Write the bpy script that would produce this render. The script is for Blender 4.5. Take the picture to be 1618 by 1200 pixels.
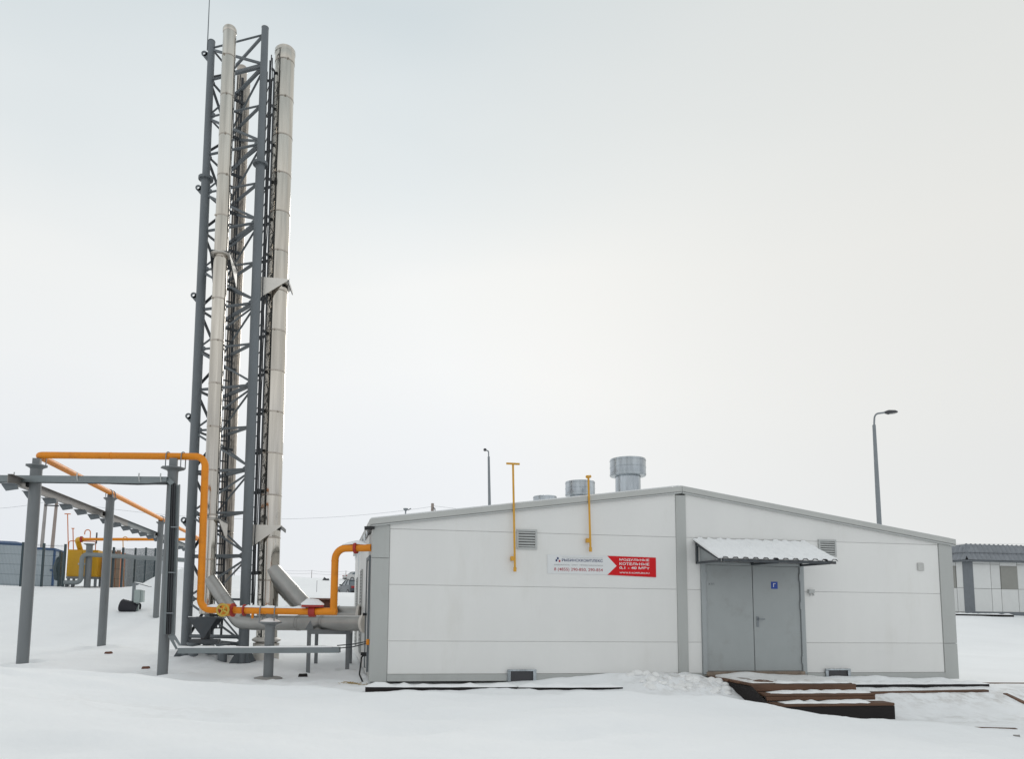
import bpy, math, random
import numpy as np
from mathutils import Vector, Matrix
random.seed(7)
for o in list(bpy.data.objects): bpy.data.objects.remove(o)
S = bpy.context.scene
C = S.collection

# ------------------------------------------------------------------ camera
F_PX, P_X, P_Y = 1130.87, 709.95, 838.15          # measured on the 1618 x 1200 photograph
YAW, PITCH, ROLL = -.1646, .1009, .0131
CAM = Vector((-.7461, -12.7992, 1.2741))
_fw = Vector((-math.sin(YAW)*math.cos(PITCH), math.cos(YAW)*math.cos(PITCH), math.sin(PITCH)))
_r = Vector((math.cos(YAW), math.sin(YAW), 0)); _u = _r.cross(_fw)
_r2 = _r*math.cos(ROLL)+_u*math.sin(ROLL); _u2 = _u*math.cos(ROLL)-_r*math.sin(ROLL)
cam = bpy.data.cameras.new('Camera'); camo = bpy.data.objects.new('Camera', cam); C.objects.link(camo)
camo.matrix_world = Matrix(((_r2.x,_u2.x,-_fw.x,CAM.x),(_r2.y,_u2.y,-_fw.y,CAM.y),(_r2.z,_u2.z,-_fw.z,CAM.z),(0,0,0,1)))
cam.sensor_width = 36; cam.lens = 36*F_PX/1618
cam.shift_x = (809-P_X)/1618; cam.shift_y = (P_Y-600)/1618
cam.clip_end = 4000; cam.clip_start = .05
S.camera = camo

# ------------------------------------------------------------------ sky and sun (overcast winter day)
SUN_AZ, SUN_EL = math.radians(19), math.radians(21)      # the bright patch behind the cloud, right of the mast
W = bpy.data.worlds.new('World'); S.world = W; W.use_nodes = True
nt = W.node_tree; nt.nodes.clear()
def N(t, nt_, **k):
    n = nt_.nodes.new(t)
    for a, b in k.items(): setattr(n, a, b)
    return n
out = N('ShaderNodeOutputWorld', nt); bg = N('ShaderNodeBackground', nt); bg.inputs[1].default_value = .1
sky = N('ShaderNodeTexSky', nt, sky_type='NISHITA', sun_disc=False); sky.sun_elevation = SUN_EL; sky.sun_rotation = SUN_AZ
tc = N('ShaderNodeTexCoord', nt)
sdir = (math.sin(SUN_AZ)*math.cos(SUN_EL), math.cos(SUN_AZ)*math.cos(SUN_EL), math.sin(SUN_EL))
dot = N('ShaderNodeVectorMath', nt, operation='DOT_PRODUCT'); dot.inputs[1].default_value = sdir
nrm = N('ShaderNodeVectorMath', nt, operation='NORMALIZE')
nt.links.new(tc.outputs['Generated'], nrm.inputs[0]); nt.links.new(nrm.outputs[0], dot.inputs[0])
ramp = N('ShaderNodeValToRGB', nt)                     # cloud deck: pale near the hidden sun, greyer away from it
e = ramp.color_ramp.elements
e[0].position = 0; e[0].color = (.775,.805,.85,1)    # by height: pale haze low down, brightest in the middle, greyer cloud above
e[1].position = 1; e[1].color = (.75,.765,.77,1)
for p, c in ((.14,(.80,.828,.862,1)),(.28,(.865,.882,.888,1)),(.40,(.868,.882,.875,1)),(.52,(.765,.808,.82,1)),(.66,(.635,.70,.728,1)),(.78,(.67,.705,.72,1))):
    q = e.new(p); q.color = c
nz = N('ShaderNodeTexNoise', nt); nz.inputs['Scale'].default_value = 1.6; nz.inputs['Detail'].default_value = 3; nz.inputs['Roughness'].default_value = .45
smp = N('ShaderNodeMapping', nt); smp.inputs['Scale'].default_value = (1.1,1.1,3.2); smp.inputs['Location'].default_value = (.7,.2,0)
nt.links.new(nrm.outputs[0], smp.inputs[0]); nt.links.new(smp.outputs[0], nz.inputs['Vector'])
ma = N('ShaderNodeMath', nt, operation='MULTIPLY_ADD'); ma.inputs[1].default_value = .20; ma.inputs[2].default_value = -.10
nt.links.new(nz.outputs[0], ma.inputs[0])
ad = N('ShaderNodeMath', nt, operation='ADD'); sz = N('ShaderNodeSeparateXYZ', nt); nt.links.new(nrm.outputs[0], sz.inputs[0]); nt.links.new(sz.outputs[2], ad.inputs[0]); nt.links.new(ma.outputs[0], ad.inputs[1])
nt.links.new(ad.outputs[0], ramp.inputs[0])
sc = N('ShaderNodeVectorMath', nt, operation='SCALE'); sc.inputs['Scale'].default_value = 10.3
# warmer, thinner cloud towards the right of the hidden sun
dot2 = N('ShaderNodeVectorMath', nt, operation='DOT_PRODUCT'); dot2.inputs[1].default_value = (math.sin(1.0)*.9, math.cos(1.0)*.9, .43)
nt.links.new(nrm.outputs[0], dot2.inputs[0])
wr = N('ShaderNodeMapRange', nt); wr.inputs['From Min'].default_value = .70; wr.inputs['From Max'].default_value = 1.0; wr.inputs['To Max'].default_value = .75
nt.links.new(dot2.outputs['Value'], wr.inputs[0])
wm = N('ShaderNodeMix', nt, data_type='RGBA'); wm.inputs['B'].default_value = (.76,.755,.72,1)
nt.links.new(wr.outputs[0], wm.inputs['Factor']); nt.links.new(ramp.outputs[0], wm.inputs['A']); gl = N('ShaderNodeMapRange', nt); gl.inputs['From Min'].default_value = .80; gl.inputs['From Max'].default_value = 1.0; gl.inputs['To Min'].default_value = .985; gl.inputs['To Max'].default_value = 1.02
nt.links.new(dot.outputs['Value'], gl.inputs[0])
gs_ = N('ShaderNodeVectorMath', nt, operation='SCALE'); nt.links.new(wm.outputs['Result'], gs_.inputs[0]); nt.links.new(gl.outputs[0], gs_.inputs['Scale']); nt.links.new(gs_.outputs[0], sc.inputs[0])
mx = N('ShaderNodeMix', nt, data_type='RGBA'); mx.inputs['Factor'].default_value = .98
nt.links.new(sky.outputs[0], mx.inputs['A']); nt.links.new(sc.outputs[0], mx.inputs['B'])
nt.links.new(mx.outputs['Result'], bg.inputs[0]); nt.links.new(bg.outputs[0], out.inputs[0])
sl = bpy.data.lights.new('Sun', 'SUN'); sl.energy = .85; sl.angle = math.radians(18); sl.color = (1,.96,.9)
so = bpy.data.objects.new('Sun', sl); C.objects.link(so)
so.rotation_euler = Vector(sdir).to_track_quat('Z', 'Y').to_euler(); so.location = (0,20,40)
S.view_settings.view_transform = 'Standard'; S.view_settings.look = 'None'; S.view_settings.exposure = 0; S.view_settings.gamma = 1
S.view_settings.use_curve_mapping = False

# ------------------------------------------------------------------ helpers
def ray(x, y): return _fw+_r2*((x-P_X)/F_PX)-_u2*((y-P_Y)/F_PX)
def onX(x, y, X): d = ray(x,y); return CAM+d*((X-CAM.x)/d.x)
def onY(x, y, Y): d = ray(x,y); return CAM+d*((Y-CAM.y)/d.y)
def onZ(x, y, Z): d = ray(x,y); return CAM+d*((Z-CAM.z)/d.z)

MATS = {}
def mat(name, col, rough=.55, metal=0, var=.1, vs=2.5, bump=0, bs=30, stretch=(1,1,1), dirt=None, dirt_amt=.5, dirt_scale=1.5, spec=.5, tint=None):
    m = bpy.data.materials.new(name); m.use_nodes = True; n = m.node_tree; b = n.nodes['Principled BSDF']
    b.inputs['Roughness'].default_value = rough; b.inputs['Metallic'].default_value = metal
    b.inputs['Specular IOR Level'].default_value = spec
    t = N('ShaderNodeTexCoord', n); mp = N('ShaderNodeMapping', n); mp.inputs['Scale'].default_value = stretch
    n.links.new(t.outputs['Object'], mp.inputs[0])
    z = N('ShaderNodeTexNoise', n); z.inputs['Scale'].default_value = vs; z.inputs['Detail'].default_value = 6; z.inputs['Roughness'].default_value = .6
    n.links.new(mp.outputs[0], z.inputs['Vector'])
    r = N('ShaderNodeValToRGB', n)
    lo = [c*(1-var) for c in col]; hi = [min(1,c*(1+var)) for c in col]
    r.color_ramp.elements[0].position = .3; r.color_ramp.elements[1].position = .7
    r.color_ramp.elements[0].color = (*lo,1); r.color_ramp.elements[1].color = (*hi,1)
    n.links.new(z.outputs[0], r.inputs[0]); src = r.outputs[0]
    if dirt:
        z2 = N('ShaderNodeTexNoise', n); z2.inputs['Scale'].default_value = dirt_scale; z2.inputs['Detail'].default_value = 8; z2.inputs['Roughness'].default_value = .7
        n.links.new(mp.outputs[0], z2.inputs['Vector'])
        r2 = N('ShaderNodeMapRange', n); r2.inputs['From Min'].default_value = .55; r2.inputs['From Max'].default_value = .75; r2.inputs['To Max'].default_value = dirt_amt
        n.links.new(z2.outputs[0], r2.inputs[0])
        mxx = N('ShaderNodeMix', n, data_type='RGBA'); mxx.inputs['B'].default_value = (*dirt,1)
        n.links.new(r2.outputs[0], mxx.inputs['Factor']); n.links.new(src, mxx.inputs['A']); src = mxx.outputs['Result']
    n.links.new(src, b.inputs['Base Color'])
    if bump:
        z3 = N('ShaderNodeTexNoise', n); z3.inputs['Scale'].default_value = bs; z3.inputs['Detail'].default_value = 5
        n.links.new(mp.outputs[0], z3.inputs['Vector'])
        bp = N('ShaderNodeBump', n); bp.inputs['Strength'].default_value = bump; bp.inputs['Distance'].default_value = .02
        n.links.new(z3.outputs[0], bp.inputs['Height']); n.links.new(bp.outputs[0], b.inputs['Normal'])
    rr = N('ShaderNodeMapRange', n); rr.inputs['To Min'].default_value = max(.02,rough-.1); rr.inputs['To Max'].default_value = min(1,rough+.1)
    n.links.new(z.outputs[0], rr.inputs[0]); n.links.new(rr.outputs[0], b.inputs['Roughness'])
    MATS[name] = m; return m
mat('snow', (.88,.89,.895), .75, var=.025, vs=.9, bump=.35, bs=22, spec=.2)
mat('snow_old', (.86,.86,.85), .8, var=.06, vs=6, bump=.6, bs=30, dirt=(.5,.46,.40), dirt_amt=.35, dirt_scale=3, spec=.2)
mat('ice', (.82,.87,.9), .15, var=.03, spec=.6)
mat('panel', (.755,.75,.73), .45, var=.025, vs=1.2, stretch=(1,1,.25), dirt=(.55,.53,.47), dirt_amt=.25, dirt_scale=1.1)
mat('trim', (.43,.44,.425), .5, var=.05, vs=2, stretch=(1,1,.3), dirt=(.3,.29,.25), dirt_amt=.4)
mat('fascia', (.47,.475,.455), .5, var=.04, vs=2)
mat('dark_gap', (.03,.03,.03), .9); mat('joint', (.46,.46,.445), .8)
mat('roofing', (.36,.36,.36), .6, var=.1)
mat('door_paint', (.345,.368,.368), .5, var=.035, vs=3, dirt=(.22,.21,.19), dirt_amt=.4, dirt_scale=2)
mat('door_frame', (.35,.375,.38), .5, var=.04)
mat('louver', (.46,.47,.46), .5, var=.04)
mat('galv', (.43,.465,.49), .27, 1, var=.28, vs=7, stretch=(1,1,.15), bump=.1, bs=5, dirt=(.2,.22,.24), dirt_amt=.4, dirt_scale=4)
mat('stainless', (.575,.54,.485), .10, 1, var=.26, vs=7, stretch=(1,1,.05), bump=.03, bs=2.2, dirt=(.25,.22,.18), dirt_amt=.6, dirt_scale=3); mat('band_steel', (.42,.38,.335), .3, 1, var=.2, vs=6)  # stainless: vertical streaks in the colour imitate highlights and reflection bands, plus wear
mat('duct_steel', (.37,.365,.35), .38, .9, var=.14, vs=1.6, bump=.03, bs=3, dirt=(.25,.21,.17), dirt_amt=.22, dirt_scale=1.5)
mat('brkt', (.70,.665,.61), .5, 0, var=.06)
mat('mast_paint', (.135,.152,.165), .5, var=.12, vs=2, stretch=(1,1,.35), dirt=(.2,.21,.21), dirt_amt=.35, dirt_scale=3)
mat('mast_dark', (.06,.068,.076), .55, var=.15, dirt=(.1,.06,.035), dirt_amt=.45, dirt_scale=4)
mat('cable', (.032,.034,.038), .6, var=.2)
mat('post_paint', (.172,.185,.192), .5, var=.07, vs=3, stretch=(1,1,.3), dirt=(.14,.13,.115), dirt_amt=.4, dirt_scale=2)
mat('tray', (.20,.225,.232), .45, .2, var=.1, vs=3)
mat('tray_back', (.27,.255,.24), .5, .1, var=.12, vs=3)
mat('gas_yellow', (.74,.245,.006), .5, var=.07, vs=5, dirt=(.40,.11,.01), dirt_amt=.55, dirt_scale=4, spec=.4)
mat('vent_yellow', (.64,.33,.03), .5, var=.1, vs=6, dirt=(.3,.14,.03), dirt_amt=.4)
mat('cab_yellow', (.66,.36,.015), .5, var=.08, vs=2, dirt=(.5,.25,.02), dirt_amt=.4)
mat('orange', (.6,.16,.02), .5, var=.1)
mat('red_paint', (.36,.025,.018), .5, var=.12)
mat('wheel_yellow', (.50,.36,.06), .5, var=.1)
mat('sign_white', (.70,.71,.71), .4, var=.01)
mat('sign_red', (.60,.010,.014), .5, var=.03, spec=.2)
mat('ink_blue', (.018,.035,.13), .5); mat('ink_red', (.42,.03,.045), .5); mat('ink_grey', (.25,.25,.25), .5)
mat('ink_pale', (.46,.47,.48), .5); mat('ink_white', (.78,.76,.76), .5); mat('sign_blue', (.008,.05,.30), .4); mat('ink_dark', (.05,.055,.06), .5)
mat('canopy_sheet', (.075,.068,.072), .5, var=.12)
mat('wood', (.14,.072,.042), .75, var=.3, vs=4, stretch=(.3,2,2), bump=.5, bs=14, dirt=(.05,.03,.022), dirt_amt=.6, dirt_scale=3)
mat('wood_dark', (.009,.006,.006), .85, var=.35, vs=5, stretch=(.4,2,2), bump=.4, bs=16)
mat('threshold', (.26,.205,.16), .7, var=.25, vs=8); mat('black', (.012,.012,.014), .6, var=.2)
mat('hose_black', (.01,.01,.016), .55, var=.2)
mat('concrete', (.30,.29,.275), .85, var=.15, vs=3, bump=.4)
mat('pole_conc', (.33,.31,.30), .85, var=.12, vs=1)
mat('pole_brown', (.30,.25,.225), .85, var=.12, vs=1)
mat('lamp_grey', (.22,.24,.255), .5, .2, var=.08)
mat('lamp_dark', (.05,.05,.055), .5)
mat('lens', (.5,.5,.48), .3)
mat('fence_green', (.03,.052,.062), .5, var=.12)
mat('shed_blue', (.34,.385,.415), .5, var=.08, vs=1.2, stretch=(1,1,.2), dirt=(.22,.25,.27), dirt_amt=.4)
mat('blue_trim', (.03,.075,.17), .5, var=.1)
mat('sheet_grey', (.40,.43,.45), .5, 0, var=.08, vs=1)
mat('board_tan', (.33,.24,.17), .7, var=.15, vs=2)
mat('far_panel', (.68,.685,.67), .55, var=.03)
mat('far_roof', (.21,.225,.245), .55, var=.1, vs=3, dirt=(.34,.36,.38), dirt_amt=.35, dirt_scale=3)
mat('far_shutter', (.27,.268,.245), .6, var=.06)
mat('far_dark', (.16,.175,.19), .6, var=.1)
mat('car_paint', (.06,.075,.09), .28, .4, var=.05)
mat('car_white', (.55,.55,.54), .35, var=.05)
mat('car_glass', (.10,.13,.15), .08, var=.05, spec=.8)
mat('tyre', (.02,.02,.02), .85); mat('rim', (.35,.36,.37), .35, .8); mat('tail_red', (.30,.01,.015), .3)
mat('box_green', (.33,.385,.375), .5, var=.05)
mat('straw', (.42,.30,.12), .9, var=.25, vs=30)
mat('rust', (.14,.06,.04), .85, var=.3, vs=8)

def panel_tone(m, amt):
    n = m.node_tree; b = n.nodes['Principled BSDF']; src = b.inputs['Base Color'].links[0].from_socket
    oi = N('ShaderNodeObjectInfo', n); mr = N('ShaderNodeMapRange', n); mr.inputs['To Min'].default_value = 1-amt; mr.inputs['To Max'].default_value = 1+amt*.4
    n.links.new(oi.outputs['Random'], mr.inputs[0])
    sc_ = N('ShaderNodeVectorMath', n, operation='SCALE'); n.links.new(src, sc_.inputs[0]); n.links.new(mr.outputs[0], sc_.inputs['Scale']); n.links.new(sc_.outputs[0], b.inputs['Base Color'])
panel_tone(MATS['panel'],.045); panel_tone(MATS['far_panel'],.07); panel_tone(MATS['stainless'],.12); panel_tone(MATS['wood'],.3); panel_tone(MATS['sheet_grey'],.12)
class MB:
    def __init__(s): s.v = []; s.f = []; s.sm = []
    def add(s, vs, fs, smooth=False):
        o = len(s.v); s.v += [tuple(p) for p in vs]
        for f in fs: s.f.append(tuple(i+o for i in f)); s.sm.append(smooth)
        return s
    def box(s, x0, x1, y0, y1, z0, z1):
        return s.add([(x0,y0,z0),(x1,y0,z0),(x1,y1,z0),(x0,y1,z0),(x0,y0,z1),(x1,y0,z1),(x1,y1,z1),(x0,y1,z1)],
              [(0,3,2,1),(4,5,6,7),(0,1,5,4),(1,2,6,5),(2,3,7,6),(3,0,4,7)])
    def prism(s, poly, y0, y1):                       # polygon in (x, z), counter-clockwise seen from -Y
        n = len(poly)
        vs = [(a,y0,b) for a,b in poly]+[(a,y1,b) for a,b in poly]
        fs = [tuple(range(n)), tuple(reversed(range(n,2*n)))]+[(i,i+n,(i+1)%n+n,(i+1)%n) for i in range(n)]
        return s.add(vs, fs)
    def plate(s, pts, nrm, t):                        # planar polygon in space with a thickness
        d = Vector(nrm).normalized()*t/2; n = len(pts)
        vs = [Vector(p)-d for p in pts]+[Vector(p)+d for p in pts]
        return s.add(vs, [tuple(reversed(range(n))), tuple(range(n,2*n))]+[(i,(i+1)%n,(i+1)%n+n,i+n) for i in range(n)])
    def beam(s, a, b, w, h, up=(0,0,1)):              # rectangular bar from a to b
        a, b = Vector(a), Vector(b); d = (b-a).normalized(); up = Vector(up)
        if abs(d.dot(up)) > .98: up = Vector((0,1,0))
        x = d.cross(up).normalized(); y = x.cross(d)
        vs = [p+x*(sx*w/2)+y*(sy*h/2) for p in (a,b) for sx,sy in ((-1,-1),(1,-1),(1,1),(-1,1))]
        return s.add(vs, [(0,1,2,3),(7,6,5,4),(0,4,5,1),(1,5,6,2),(2,6,7,3),(3,7,4,0)])
    def angle(s, a, b, w, t, up=(0,0,1)):             # L-profile bar
        a, b = Vector(a), Vector(b); d = (b-a).normalized(); up = Vector(up)
        if abs(d.dot(up)) > .98: up = Vector((0,1,0))
        x = d.cross(up).normalized(); y = x.cross(d)
        pr = [(0,0),(w,0),(w,t),(t,t),(t,w),(0,w)]
        vs = [p+x*(u-w/2)+y*(v-w/2) for p in (a,b) for u,v in pr]
        return s.add(vs, [tuple(reversed(range(6))), tuple(range(6,12))]+[(i,(i+1)%6,(i+1)%6+6,i+6) for i in range(6)])
    def tube(s, path, r, n=12, cap=True, smooth=True):
        path = [Vector(p) for p in path]; m = len(path)
        rs = r if isinstance(r, (list,tuple)) else [r]*m
        t0 = (path[1]-path[0]).normalized(); ref = Vector((0,0,1)) if abs(t0.z) < .9 else Vector((1,0,0))
        x = t0.cross(ref).normalized(); o = len(s.v)
        for i, p in enumerate(path):
            t = ((path[min(i+1,m-1)]-path[i]).normalized()+(path[i]-path[max(i-1,0)]).normalized())
            t = t.normalized() if t.length > 1e-6 else t0
            x = (x-t*x.dot(t)).normalized(); y = t.cross(x)
            for k in range(n):
                a = 2*math.pi*k/n; s.v.append(tuple(p+(x*math.cos(a)+y*math.sin(a))*rs[i]))
        for i in range(m-1):
            for k in range(n):
                s.f.append((o+i*n+k, o+i*n+(k+1)%n, o+(i+1)*n+(k+1)%n, o+(i+1)*n+k)); s.sm.append(smooth)
        if cap:
            s.f.append(tuple(o+k for k in reversed(range(n)))); s.sm.append(False)
            s.f.append(tuple(o+(m-1)*n+k for k in range(n))); s.sm.append(False)
        return s
    def lathe(s, prof, c=(0,0,0), n=24, close=False):  # (radius, z) pairs turned about the vertical through c
        o = len(s.v); m = len(prof)
        for r, z in prof:
            for k in range(n):
                a = 2*math.pi*k/n; s.v.append((c[0]+r*math.cos(a), c[1]+r*math.sin(a), c[2]+z))
        for i in range(m-1):
            for k in range(n):
                s.f.append((o+i*n+k, o+i*n+(k+1)%n, o+(i+1)*n+(k+1)%n, o+(i+1)*n+k)); s.sm.append(True)
        for i in ((0,m-1) if close else ()):
            s.f.append(tuple(o+i*n+k for k in range(n))); s.sm.append(False)
        return s
    def build(s, name, m, parent=None, bevel=0):
        me = bpy.data.meshes.new(name); me.from_pydata(s.v, [], s.f); me.update()
        me.polygons.foreach_set('use_smooth', s.sm)
        try: me.set_sharp_from_angle(angle=math.radians(40))
        except Exception: pass
        me.materials.append(MATS[m] if isinstance(m, str) else m)
        o = bpy.data.objects.new(name, me); C.objects.link(o)
        if parent is not None:
            o.parent = parent
            if parent.parent is None: o.matrix_parent_inverse = Matrix.Translation(parent.location).inverted()
        if bevel:
            b = o.modifiers.new('Bevel', 'BEVEL'); b.width = bevel; b.segments = 2; b.limit_method = 'ANGLE'
        return o
def thing(name, label, cat, loc=(0,0,0), group=None):
    o = bpy.data.objects.new(name, None); C.objects.link(o); o.location = loc; o.empty_display_size = .2
    return tag(o, label, cat, group)
def tag(o, label, cat, group=None):
    o['label'] = label; o['category'] = cat
    if group: o['group'] = group
    return o
def struct(o): o['kind'] = 'structure'; return o
def fillet(pts, r, n=8):
    pts = [Vector(p) for p in pts]; res = [pts[0]]
    for i in range(1, len(pts)-1):
        a, b, c = pts[i-1], pts[i], pts[i+1]; u = (a-b).normalized(); v = (c-b).normalized()
        ang = u.angle(v); d = min(r/math.tan(ang/2), (a-b).length*.49, (c-b).length*.49); rr = d*math.tan(ang/2)
        cen = b+(u+v).normalized()*(rr/math.sin(ang/2)); p0 = b+u*d-cen; p1 = b+v*d-cen; th = p0.angle(p1); ax = p0.cross(p1).normalized()
        for k in range(n+1): res.append(cen+Matrix.Rotation(th*k/n, 3, ax)@p0)
    res.append(pts[-1]); return res
def jit(a): return random.uniform(-a, a)
def snow_strip(name, path, w, h, parent=None, seg=.12, lift=0, rough=.25):
    """a lumpy ridge of snow lying along a path, flat below, rounded above"""
    pts = [Vector(p) for p in path]; dense = []
    for a, b in zip(pts, pts[1:]):
        k = max(1, int((b-a).length/seg))
        for i in range(k): dense.append(a.lerp(b, i/k))
    dense.append(pts[-1]); mb = MB(); n = 7; m = len(dense)
    for i, p in enumerate(dense):
        t = (dense[min(i+1,m-1)]-dense[max(i-1,0)]).normalized(); x = t.cross(Vector((0,0,1))).normalized()
        ends = .25 if i in (0, m-1) else 1
        hh = h*(1+jit(rough))*ends; ww = w*(1+jit(rough*.35))*(.8 if ends < 1 else 1)
        for k in range(n):
            a = math.pi*k/(n-1)
            mb.v.append(tuple(p+x*(math.cos(a)*ww/2)+Vector((0,0,lift+max(-.004,math.sin(a)**.7*hh)))))
    for i in range(m-1):
        for k in range(n-1): mb.f.append((i*n+k,(i+1)*n+k,(i+1)*n+k+1,i*n+k+1)); mb.sm.append(True)
        mb.f.append((i*n+n-1,(i+1)*n+n-1,(i+1)*n,i*n)); mb.sm.append(False)
    mb.f.append(tuple(range(n))); mb.sm.append(False); mb.f.append(tuple(reversed(range((m-1)*n,m*n)))); mb.sm.append(False)
    return mb.build(name, 'snow', parent)

# ------------------------------------------------------------------ snow-covered ground
rng = np.random.RandomState(3)
_G = rng.rand(256,256)
def vnoise(x, y):
    xi = np.floor(x).astype(int); yi = np.floor(y).astype(int); fx = x-xi; fy = y-yi
    fx = fx*fx*(3-2*fx); fy = fy*fy*(3-2*fy)
    g = lambda a,b: _G[a%256, b%256]
    return (g(xi,yi)*(1-fx)+g(xi+1,yi)*fx)*(1-fy)+(g(xi,yi+1)*(1-fx)+g(xi+1,yi+1)*fx)*fy-.5
def fbm(x, y, o=4):
    s = 0; a = 1
    for i in range(o): s = s+a*vnoise(x*2**i+i*17.3, y*2**i-i*9.1); a *= .5
    return s
def sst(a, b, x): t = np.clip((x-a)/(b-a), 0, 1); return t*t*(3-2*t)
CX = [-60,-12,-3.93,-3.69,-2.9,-2.3,-1.37,-.45,.5,2.02,2.68,3.69,5.06,5.9,7.82,10,14,60]
CZ = [.75,.70,.59,.57,.49,.42,.35,.29,.29,.31,.29,.20,.03,-.05,-.30,-.45,-.55,-.6]
HOLLOWS = [(-6.64,2.62,.2),(-6.64,7.58,.2),(-6.66,13.6,.2),(-3.78,1.5,.2),(-2.63,4.0,.3),(-4.0,4.7,.25),(-1.12,2.1,.13),(-.34,2.1,.13)]
def ground(x, y):
    x = np.asarray(x, float); y = np.asarray(y, float)
    # yard level round the boiler house, sinking in front of the steps
    yard = -.16-.34*sst(-.4,-2.0,y)*sst(4.0,7.0,x)-.06*sst(-.5,-2.5,y)
    yard = yard+.10*sst(-4.4,-6.2,x)*sst(.5,2.2,y)-.03*sst(6,11,x)
    yard = yard+.18*np.exp(-((x+3.6)/1.6)**2-((y-5.2)/1.3)**2)
    H = 1.88-.72*sst(8,22,x)
    back = H*(sst(8.5,20.5,y)*.94+.06*sst(20,24,y))
    far = 2.9*sst(58,105,y)*sst(30,0,x)+1.0*sst(70,160,y)
    z = yard+back+far
    # drifts by the slope on the left and the heap beyond the meter box
    z = z+1.0*np.exp(-((x+7.0)/1.35)**2-((y-19.8)/1.5)**2)*(1+.5*fbm(x*1.2,y*1.2,3))
    z = z+.10*fbm(x*.22+5, y*.22, 3)*sst(2,9,y)+.03*fbm(x*.7, y*.7, 3)
    # foreground bank the camera looks across
    cz = np.interp(x*(7.8/np.maximum(1.5,np.abs(y+12.8)))*np.where(y<-5,1,1)*0+x, CX, CZ)
    bank = cz+.07*fbm(x*.4+3, y*.5, 3)*sst(-5,-7,y)+.12*fbm(x*.8+8,y*1.3,4)+.04*fbm(x*.8+.5*y,y*3.6,3)+.012*fbm(x*6,y*6,2)
    w = 1-sst(-5.0,-2.9,y+.35*np.sin(x*.5))
    near = z*(1-w)+np.maximum(bank, z)*w
    # melt hollows with a low rim round each post and leg, a trodden path between rack and building
    for hx, hy, hr in HOLLOWS:
        r2 = (x-hx)**2+(y-hy)**2
        near = near-.06*np.exp(-r2/(hr*hr))+.06*np.exp(-(np.sqrt(r2)-2.2*hr)**2/(hr*hr*.6))*(1+fbm(x*3,y*3,2))
    tr = np.exp(-((x+2.0)/2.4)**4-((y+.1)/1.2)**4)
    near = near+tr*(.10*fbm(x*1.7+4,y*1.7,4)+.05*fbm(x*5,y*5,3)-.02)
    near = near+.05*fbm(x*.55+2,y*.8+7,4)*sst(2.5,6,y)*(1-sst(40,80,y))
    near = near-.05*np.exp(-((x+2.35)/.35)**2-((y+6.4)/.3)**2)*(1+fbm(x*4,y*4,2))-.035*np.exp(-((x+1.75)/.25)**2-((y+6.9)/.2)**2)
    # churned, shovelled snow at the left of the door
    ch = np.exp(-((x-5.35)/1.0)**4-((y+.62)/.48)**4)
    near = near+ch*(.13+.20*np.abs(fbm(x*2.3+1, y*2.3, 4))+.05*fbm(x*9,y*9,2))
    near = near+.16*np.maximum(0,fbm(x*1.1+11,y*.4,3))*np.exp(-((y+1.08)/.16)**2)*sst(.2,.8,x)*(1-sst(4.3,4.8,x))
    ch2 = np.exp(-((x-10.5)/2.2)**4-((y+.95)/.3)**4)
    near = near+.05*fbm(x*2.2,y*5,4)*ch2+.05*fbm(x*2.5,y*4,4)*np.exp(-((x-10)/2.5)**4-((y+2.2)/.7)**4)
    # drifted ridge along the front wall
    near = near+.12*np.exp(-((y+.10)/.28)**2)*sst(2.4,3.8,x)*(1-sst(11.2,12,x))*(1-sst(6.1,6.4,x)*(1-sst(8.4,8.7,x)))*(1+.8*fbm(x*1.4,y,3))
    near = near+.018*fbm(x*4,y*4,3)*sst(-4,-2.5,y)*(1-sst(6,12,y))
    return near
def axis(pts):
    r = []
    for a, b, st in pts: r += list(np.arange(a, b, st))
    return np.array(r+[pts[-1][1]])
gx = axis([(-900,-200,70),(-200,-60,10),(-60,-16,1.2),(-16,-8,.3),(-8,-1,.1),(-1,13,.075),(13,20,.25),(20,60,1.2),(60,200,10),(200,900,70)])
gy = axis([(-60,-16,4),(-16,-10,.3),(-10,-5.5,.14),(-5.5,-2.2,.09),(-2.2,.6,.055),(.6,8,.12),(8,25,.3),(25,60,1),(60,120,2.5),(120,300,15),(300,1500,100)])
GX, GY = np.meshgrid(gx, gy); GZ = ground(GX, GY)
nx, ny = len(gx), len(gy)
me = bpy.data.meshes.new('snow_ground'); me.vertices.add(nx*ny)
me.vertices.foreach_set('co', np.stack([GX,GY,GZ],-1).ravel())
idx = np.arange(nx*ny).reshape(ny,nx); quads = np.stack([idx[:-1,:-1],idx[:-1,1:],idx[1:,1:],idx[1:,:-1]],-1).reshape(-1,4)
me.loops.add(quads.size); me.loops.foreach_set('vertex_index', quads.ravel().astype(np.int32))
me.polygons.add(len(quads)); me.polygons.foreach_set('loop_start', np.arange(0,quads.size,4,dtype=np.int32)); me.polygons.foreach_set('loop_total', np.full(len(quads),4,dtype=np.int32))
me.polygons.foreach_set('use_smooth', np.ones(len(quads),bool)); me.update(calc_edges=True)
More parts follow.
